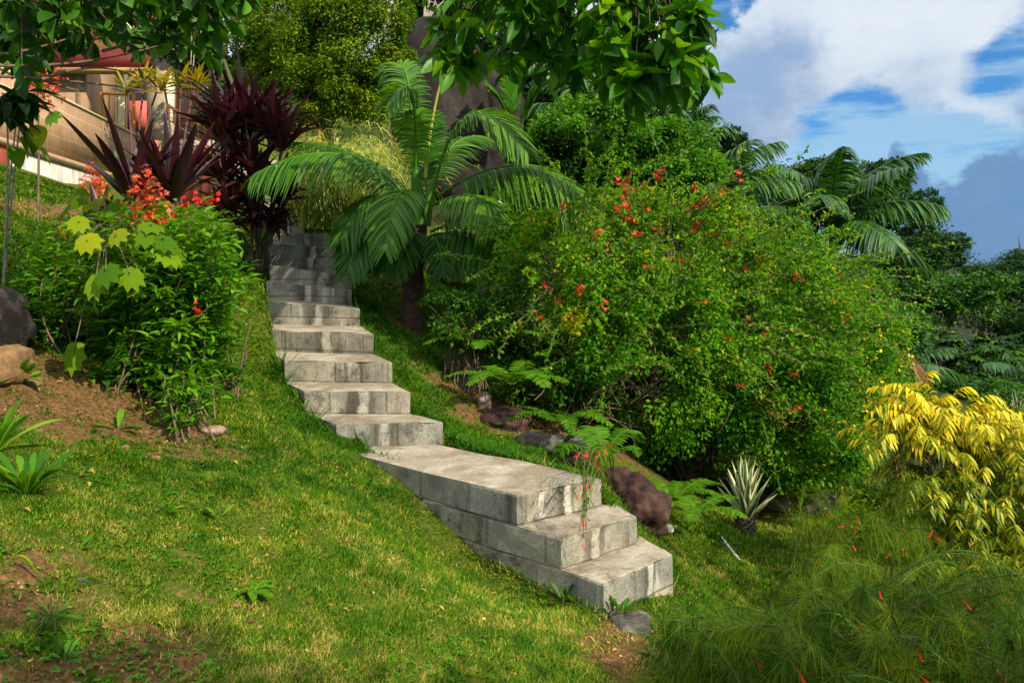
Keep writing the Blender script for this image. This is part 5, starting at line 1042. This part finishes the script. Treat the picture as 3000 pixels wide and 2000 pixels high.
# three forest crowns, then every tree its own object
def proto_mesh(seed, n, ln):
    global rng
    keep = rng; rng = np.random.default_rng(seed); mb = MB()
    es = [((0, 0, 0), (.85, .85, .75), 1.0)] + [((rng.uniform(-.6, .6), rng.uniform(-.6, .3), rng.uniform(-.35, .6)), (.42, .42, .36), .35) for _ in range(5)]
    crown(mb, es, n, ln, ln * .55, T_SMALL, 44, .24, .62); me = mb.mesh('crown', None)
    mb = MB(); t, _, _ = in_ells(es, 12, .1, .8); tubes(mb, bez((0, 0, -2.2), (.05, 0, -1.2), (0, 0, -.3), 6)[None], np.linspace(.10, .07, 6)[None], 7); stems_to(mb, np.array([0, 0, -.4]), t, .05, .01, .02); tm = mb.mesh('trunk', G['bark']); rng = keep
    return me, tm
PM = [proto_mesh(41 + k, 9000, .085) for k in range(4)]
def mcopy(k, mat):
    key = (k, mat)
    if key not in MC_: me = PM[k][0].copy(); me.materials.clear(); me.materials.append(G[mat]); MC_[key] = me
    return MC_[key]
MC_ = {}
def ftree(px, py, rx, ry, d, mat, label, name='forest_tree'):
    c = P(px, py, d); o = thing(name, c, label, 'tree', 'trees of the forest behind'); k = random.randrange(4); yaw = random.uniform(-.5, .5)
    cr = link('crown', mcopy(k, mat), o); tk = link('trunk', PM[k][1], o); sx, sz = rx * d / F, ry * d / F; g_ = float(gz(c[0], c[1])[0]); o.location = (c[0], c[1], g_); hz = c[2] - g_
    cr.location = (0, 0, hz); cr.scale = (sx, max(sx, sz) * .9, sz); cr.rotation_euler = (0, 0, yaw); tk.location = (0, 0, hz); tk.scale = (sx * .8, sx * .8, max(.3, hz + .3) / 2.2); return o
for a in ((1335, 60, 190, 160, 27, 'dark', 'dark tree crown behind the top of the tall boulder'), (1180, -60, 200, 110, 30, 'dark', 'dark tree crown above the bare pale branches'), (1570, 200, 220, 190, 27, 'dark', 'shaded tree behind the dark boulder and the hanging canopy'), (1800, 250, 200, 150, 25, 'dark', 'shaded tree filling the gap under the hanging canopy'), (1480, 20, 220, 130, 34, 'bluish', 'tree crown high behind the hanging canopy'), (1720, 130, 170, 90, 36, 'bluish', 'distant tree crown seen through gaps of the hanging canopy'),
          (1960, 350, 120, 90, 30, 'dark', 'tree crown left of the small palm top on the skyline'), (2090, 470, 130, 90, 28, 'bluish', 'tree crown behind the small palm top on the skyline'), (2380, 570, 200, 125, 36, 'dark', 'broad tree crown behind the large dark palm'), (2290, 560, 120, 70, 38, 'bluish', 'small tree crown left of the broad crown behind the large dark palm'), (2530, 600, 150, 130, 38, 'bluish', 'tree crown right behind the large dark palm'), (2660, 665, 110, 110, 40, 'bluish', 'dark tree crown stepping down the skyline right of the large palm'),
          (2750, 745, 100, 65, 44, 'bluish', 'small tree crown at the lowest dip of the skyline'), (2640, 800, 150, 110, 34, 'dark', 'vine covered tree below the dip of the skyline'), (2780, 880, 160, 100, 32, 'mid', 'rounded sunlit tree left of the papaya crown'), (2880, 810, 110, 55, 48, 'bluish', 'low distant tree crown under the skyline dip at right'), (2990, 765, 75, 42, 56, 'bluish', 'distant tree crown at the right end of the skyline'), (2950, 900, 140, 110, 38, 'dark', 'dark tree at the right edge above the papaya'),
          (3030, 1000, 140, 140, 32, 'dark', 'very dark tree cut by the right edge'), (2680, 1000, 120, 110, 28, 'dark', 'dark tree behind the pale trunk'), (2850, 1090, 150, 100, 27, 'dark', 'shaded shrubby tree behind the papaya stem'), (2760, 1150, 110, 60, 21, 'mid', 'low green tree between the pale trunk and the papaya stem'), (2930, 1160, 120, 55, 20, 'mid', 'low green tree right of the papaya stem'), (2540, 830, 140, 120, 26, 'dark', 'dark tree behind the right fronds of the large palm'), (2300, 760, 180, 120, 26, 'dark', 'dark tree below the fronds of the large palm'), (2100, 600, 130, 110, 27, 'dark', 'dark tree behind the feather palm right of the flowering bush'),
          (-100, 60, 260, 180, 45, 'dark', 'dark tree crown left of the house roof'), (250, -60, 260, 130, 42, 'mid', 'green tree crown directly behind the house gable'), (420, -80, 200, 80, 40, 'dark', 'tree crown behind the roof of the house'), (1620, 400, 150, 110, 23, 'mid', 'tree behind the young pleated palm')): ftree(*a)
# papaya
b = gp(2842, 23); b = P(2842, 1170, 23); cp_ = P(2862, 1035, 23); o = thing('papaya_tree', b, 'slender papaya tree with a flat umbrella crown at right', 'tree'); mb = MB(); tubes(mb, bez(b - (0, 0, .6), (b + cp_) / 2, cp_, 7)[None], np.linspace(.07, .045, 7)[None], 8); mb.build('trunk', G['barkpale'], o); mb = MB(); ms = MB()
n = 30; az = np.arange(n) * 2.399; el = np.linspace(-.25, 1.0, n); h = np.c_[np.cos(az) * np.cos(el), np.sin(az) * np.cos(el), np.sin(el) * .75]; q = cp_ + h * rng.uniform(.65, 1.0, (n, 1)); tubes(ms, bez(np.repeat(cp_[None], n, 0), cp_ + h * .5 + UP * .05, q, 5), .014, 4)
for ax in range(3): leaves(mb, q, nrm(h * (1, 1, .2) + rdir(n) * .25 - UP * .15), UP + rdir(n) * .2, .55, .5, T_LOBE)
mb.build('foliage', G['dark'], o); ms.build('leaf_stalks', G['stemgreen'], o)
b = P(2740, 1160, 24.5); o = thing('dead_tree', b, 'pale leafless tree trunk standing in the dark gap left of the papaya', 'tree trunk'); mb = MB(); tubes(mb, bez(b - (0, 0, 1.0), b + (.0, 0, .6), P(2752, 1025, 24.5), 8)[None], np.linspace(.16, .10, 8)[None], 9); mb.build('trunk', plain('grey_bark', (.16, .12, .09), var=.5, scale=8, bump=.5), o)
b = gp(2990, 9.5); o = thing('garden_stake', b, 'pale blue grey stake at the right edge behind the golden shrub', 'stake'); mb = MB(); tubes(mb, np.array([[P(2992, 1400, 8.0), P(2986, 1300, 8.0), P(2973, 1222, 8.0)]]), .018, 8); mb.build('stake', plain('weathered_stake', (.36, .40, .42), var=.2), o); mb = MB(); tubes(mb, np.array([[P(2973, 1222, 8.0), P(2972, 1216, 8.0), P(2971, 1208, 8.0)]]), np.array([[.018, .014, .006]]), 8); mb.build('point', plain('stake_tip', (.5, .52, .52)), o)
o = thing('bare_shrub', P(2970, 1200, 15), 'grey leafless twiggy shrub at the right edge', 'shrub'); mb = MB(); a = np.repeat(P(2985, 1230, 15)[None], 40, 0); b = a + nrm(rdir(40) + UP * .6) * rng.uniform(.2, .65, (40, 1)); tubes(mb, bez(a, (a + b) / 2 + rdir(40) * .06, b, 6), .007, 4); mb.build('twigs', G['barkpale'], o)

# --- the two trees whose branches hang into the top of the picture
def overhang(name, trunk_base, fork, tips, label, leafl, leafw, per, mat, twig_r=.010, roll=.5, droop=.35, barkm='bark'):
    o = thing(name, trunk_base, label, 'tree'); mb = MB(); tubes(mb, bez(trunk_base - (0, 0, .3), trunk_base * (1, 1, 0) + (0, 0, fork[2] * 1.25 - CAMZ * .25), fork, 16)[None], np.linspace(.18, .08, 16)[None], 9); mb.build('trunk', G[barkm], o)
    n = len(tips); g_ = max(3, n // 9); order = np.argsort(tips[:, 0]); grp = np.array_split(order, g_); mt = MB(); ml = MB()
    for ix in grp:
        c = tips[ix].mean(0); hub = c + (fork - c) * .35 + UP * .35 + rng.normal(size=3) * .1
        tubes(mt, bez(fork, (fork + hub) / 2 + UP * .3, hub, 9)[None], np.linspace(.05, .016, 9)[None], 6)
        stems_to(mt, hub, tips[ix], .014, .004, .02, 8, .12, 5)
        for i in ix:
            k = per + random.randrange(-2, 3); p = tips[i]; out_ = nrm(p - hub); az = rng.uniform(0, 6.28, k)
            d = nrm(rdir(k) * .9 + out_ * .55 - UP * droop); pp = p - out_ * rng.uniform(0, .22, (k, 1))
            leaves(ml, pp + d * .02, d, UP + rdir(k) * roll, leafl * rng.uniform(.45, 1.15, k), leafw * rng.uniform(.75, 1.2, k), T_OBO)
    mt.build('branches', G[barkm], o); ml.build('foliage', G[mat], o); return o
tips = []
for (x0, x1, y0, y1, d0, d1, n) in ((1290, 1480, -60, 180, 5.8, 7.0, 22), (1310, 1400, 150, 230, 6.0, 6.6, 5), (1480, 1760, -80, 140, 5.6, 7.2, 34), (1480, 1700, 140, 230, 6.0, 7.2, 12), (1760, 1990, -60, 110, 5.4, 6.6, 22), (1740, 1960, 110, 270, 5.6, 6.6, 22), (1960, 2060, 30, 240, 5.4, 6.2, 14), (2040, 2095, 190, 240, 5.6, 6.0, 4), (1850, 2010, 230, 300, 6.0, 6.8, 8), (1300, 2000, -130, -60, 5.6, 7.2, 5)):
    tips += [P(rng.uniform(x0, x1), rng.uniform(y0, y1), rng.uniform(d0, d1) + 1.9) for _ in range(n)]
overhang('broad_leaved_tree', np.array([7.4, 6.0, float(gz(7.4, 6.0)[0])]), np.array([.9, 8.6, CAMZ + 4.6]), np.array(tips), 'tree with large glossy green leaves hanging into the top centre of the picture', .34, .135, 8, 'canopy', droop=.05, roll=.8)
tips = []
for (x0, x1, y0, y1, d0, d1, n) in ((-40, 250, -80, 60, 4.6, 5.6, 20), (-40, 120, 60, 150, 4.8, 5.6, 8), (230, 480, -80, 50, 4.8, 5.8, 16), (480, 760, -80, 60, 5.0, 6.0, 17), (600, 720, 50, 110, 5.2, 5.8, 5), (420, 640, 60, 160, 5.6, 6.4, 7), (60, 250, 60, 140, 5.4, 6.2, 10), (200, 420, 40, 150, 5.4, 6.6, 14), (-40, 120, 150, 240, 4.8, 5.4, 5)):
    tips += [P(rng.uniform(x0, x1), rng.uniform(y0, y1), rng.uniform(d0, d1)) for _ in range(n)]
ot = overhang('broad_leaved_tree', np.array([-5.2, 4.4, float(gz(-5.2, 4.4)[0])]), np.array([-3.6, 4.9, CAMZ + 2.9]), np.array(tips), 'tree with green leaves and bare twigs hanging across the house at top left', .18, .085, 8, 'mid', droop=.15, roll=.8)
for a, b, c in (((-60, 190, 4.8), (220, 210, 5.0), (480, 130, 5.4)), ((-60, 222, 4.9), (200, 230, 5.1), (420, 265, 5.4)), ((-40, 165, 4.8), (120, 150, 5.0), (260, 90, 5.4)), ((60, 60, 4.9), (150, 100, 5.1), (180, 200, 5.3)), ((120, 235, 5.0), (250, 180, 5.2), (360, 210, 5.4)), ((240, 195, 5.2), (270, 150, 5.3), (290, 60, 5.4)), ((100, 225, 5.1), (190, 260, 5.2), (250, 270, 5.3)), ((300, 150, 5.3), (420, 120, 5.5), (560, 90, 5.8))): mb = MB(); tubes(mb, bez(P(*a), P(*b), P(*c), 12)[None], np.linspace(.012, .004, 12)[None], 5); mb.build('bare_twig', G['twig'], ot)

# unseen tree added behind the viewpoint to throw shade over the lower corners
tb = np.array([4.6, -1.8, float(gz(4.6, -1.8)[0])])
tree('shade_tree', tb, [((5.0, -.3, CAMZ + 2.3), (1.0, .9, .7), 1.0), ((1.9, -.7, CAMZ + 2.6), (.75, .55, .5), .4), ((3.6, -1.2, CAMZ + 3.0), (.9, .7, .5), .4)], 5000, .13, .07, G['dark'], 'unseen leafy tree added behind the viewpoint to shade the lower corners', 30, .3, .12, 16)
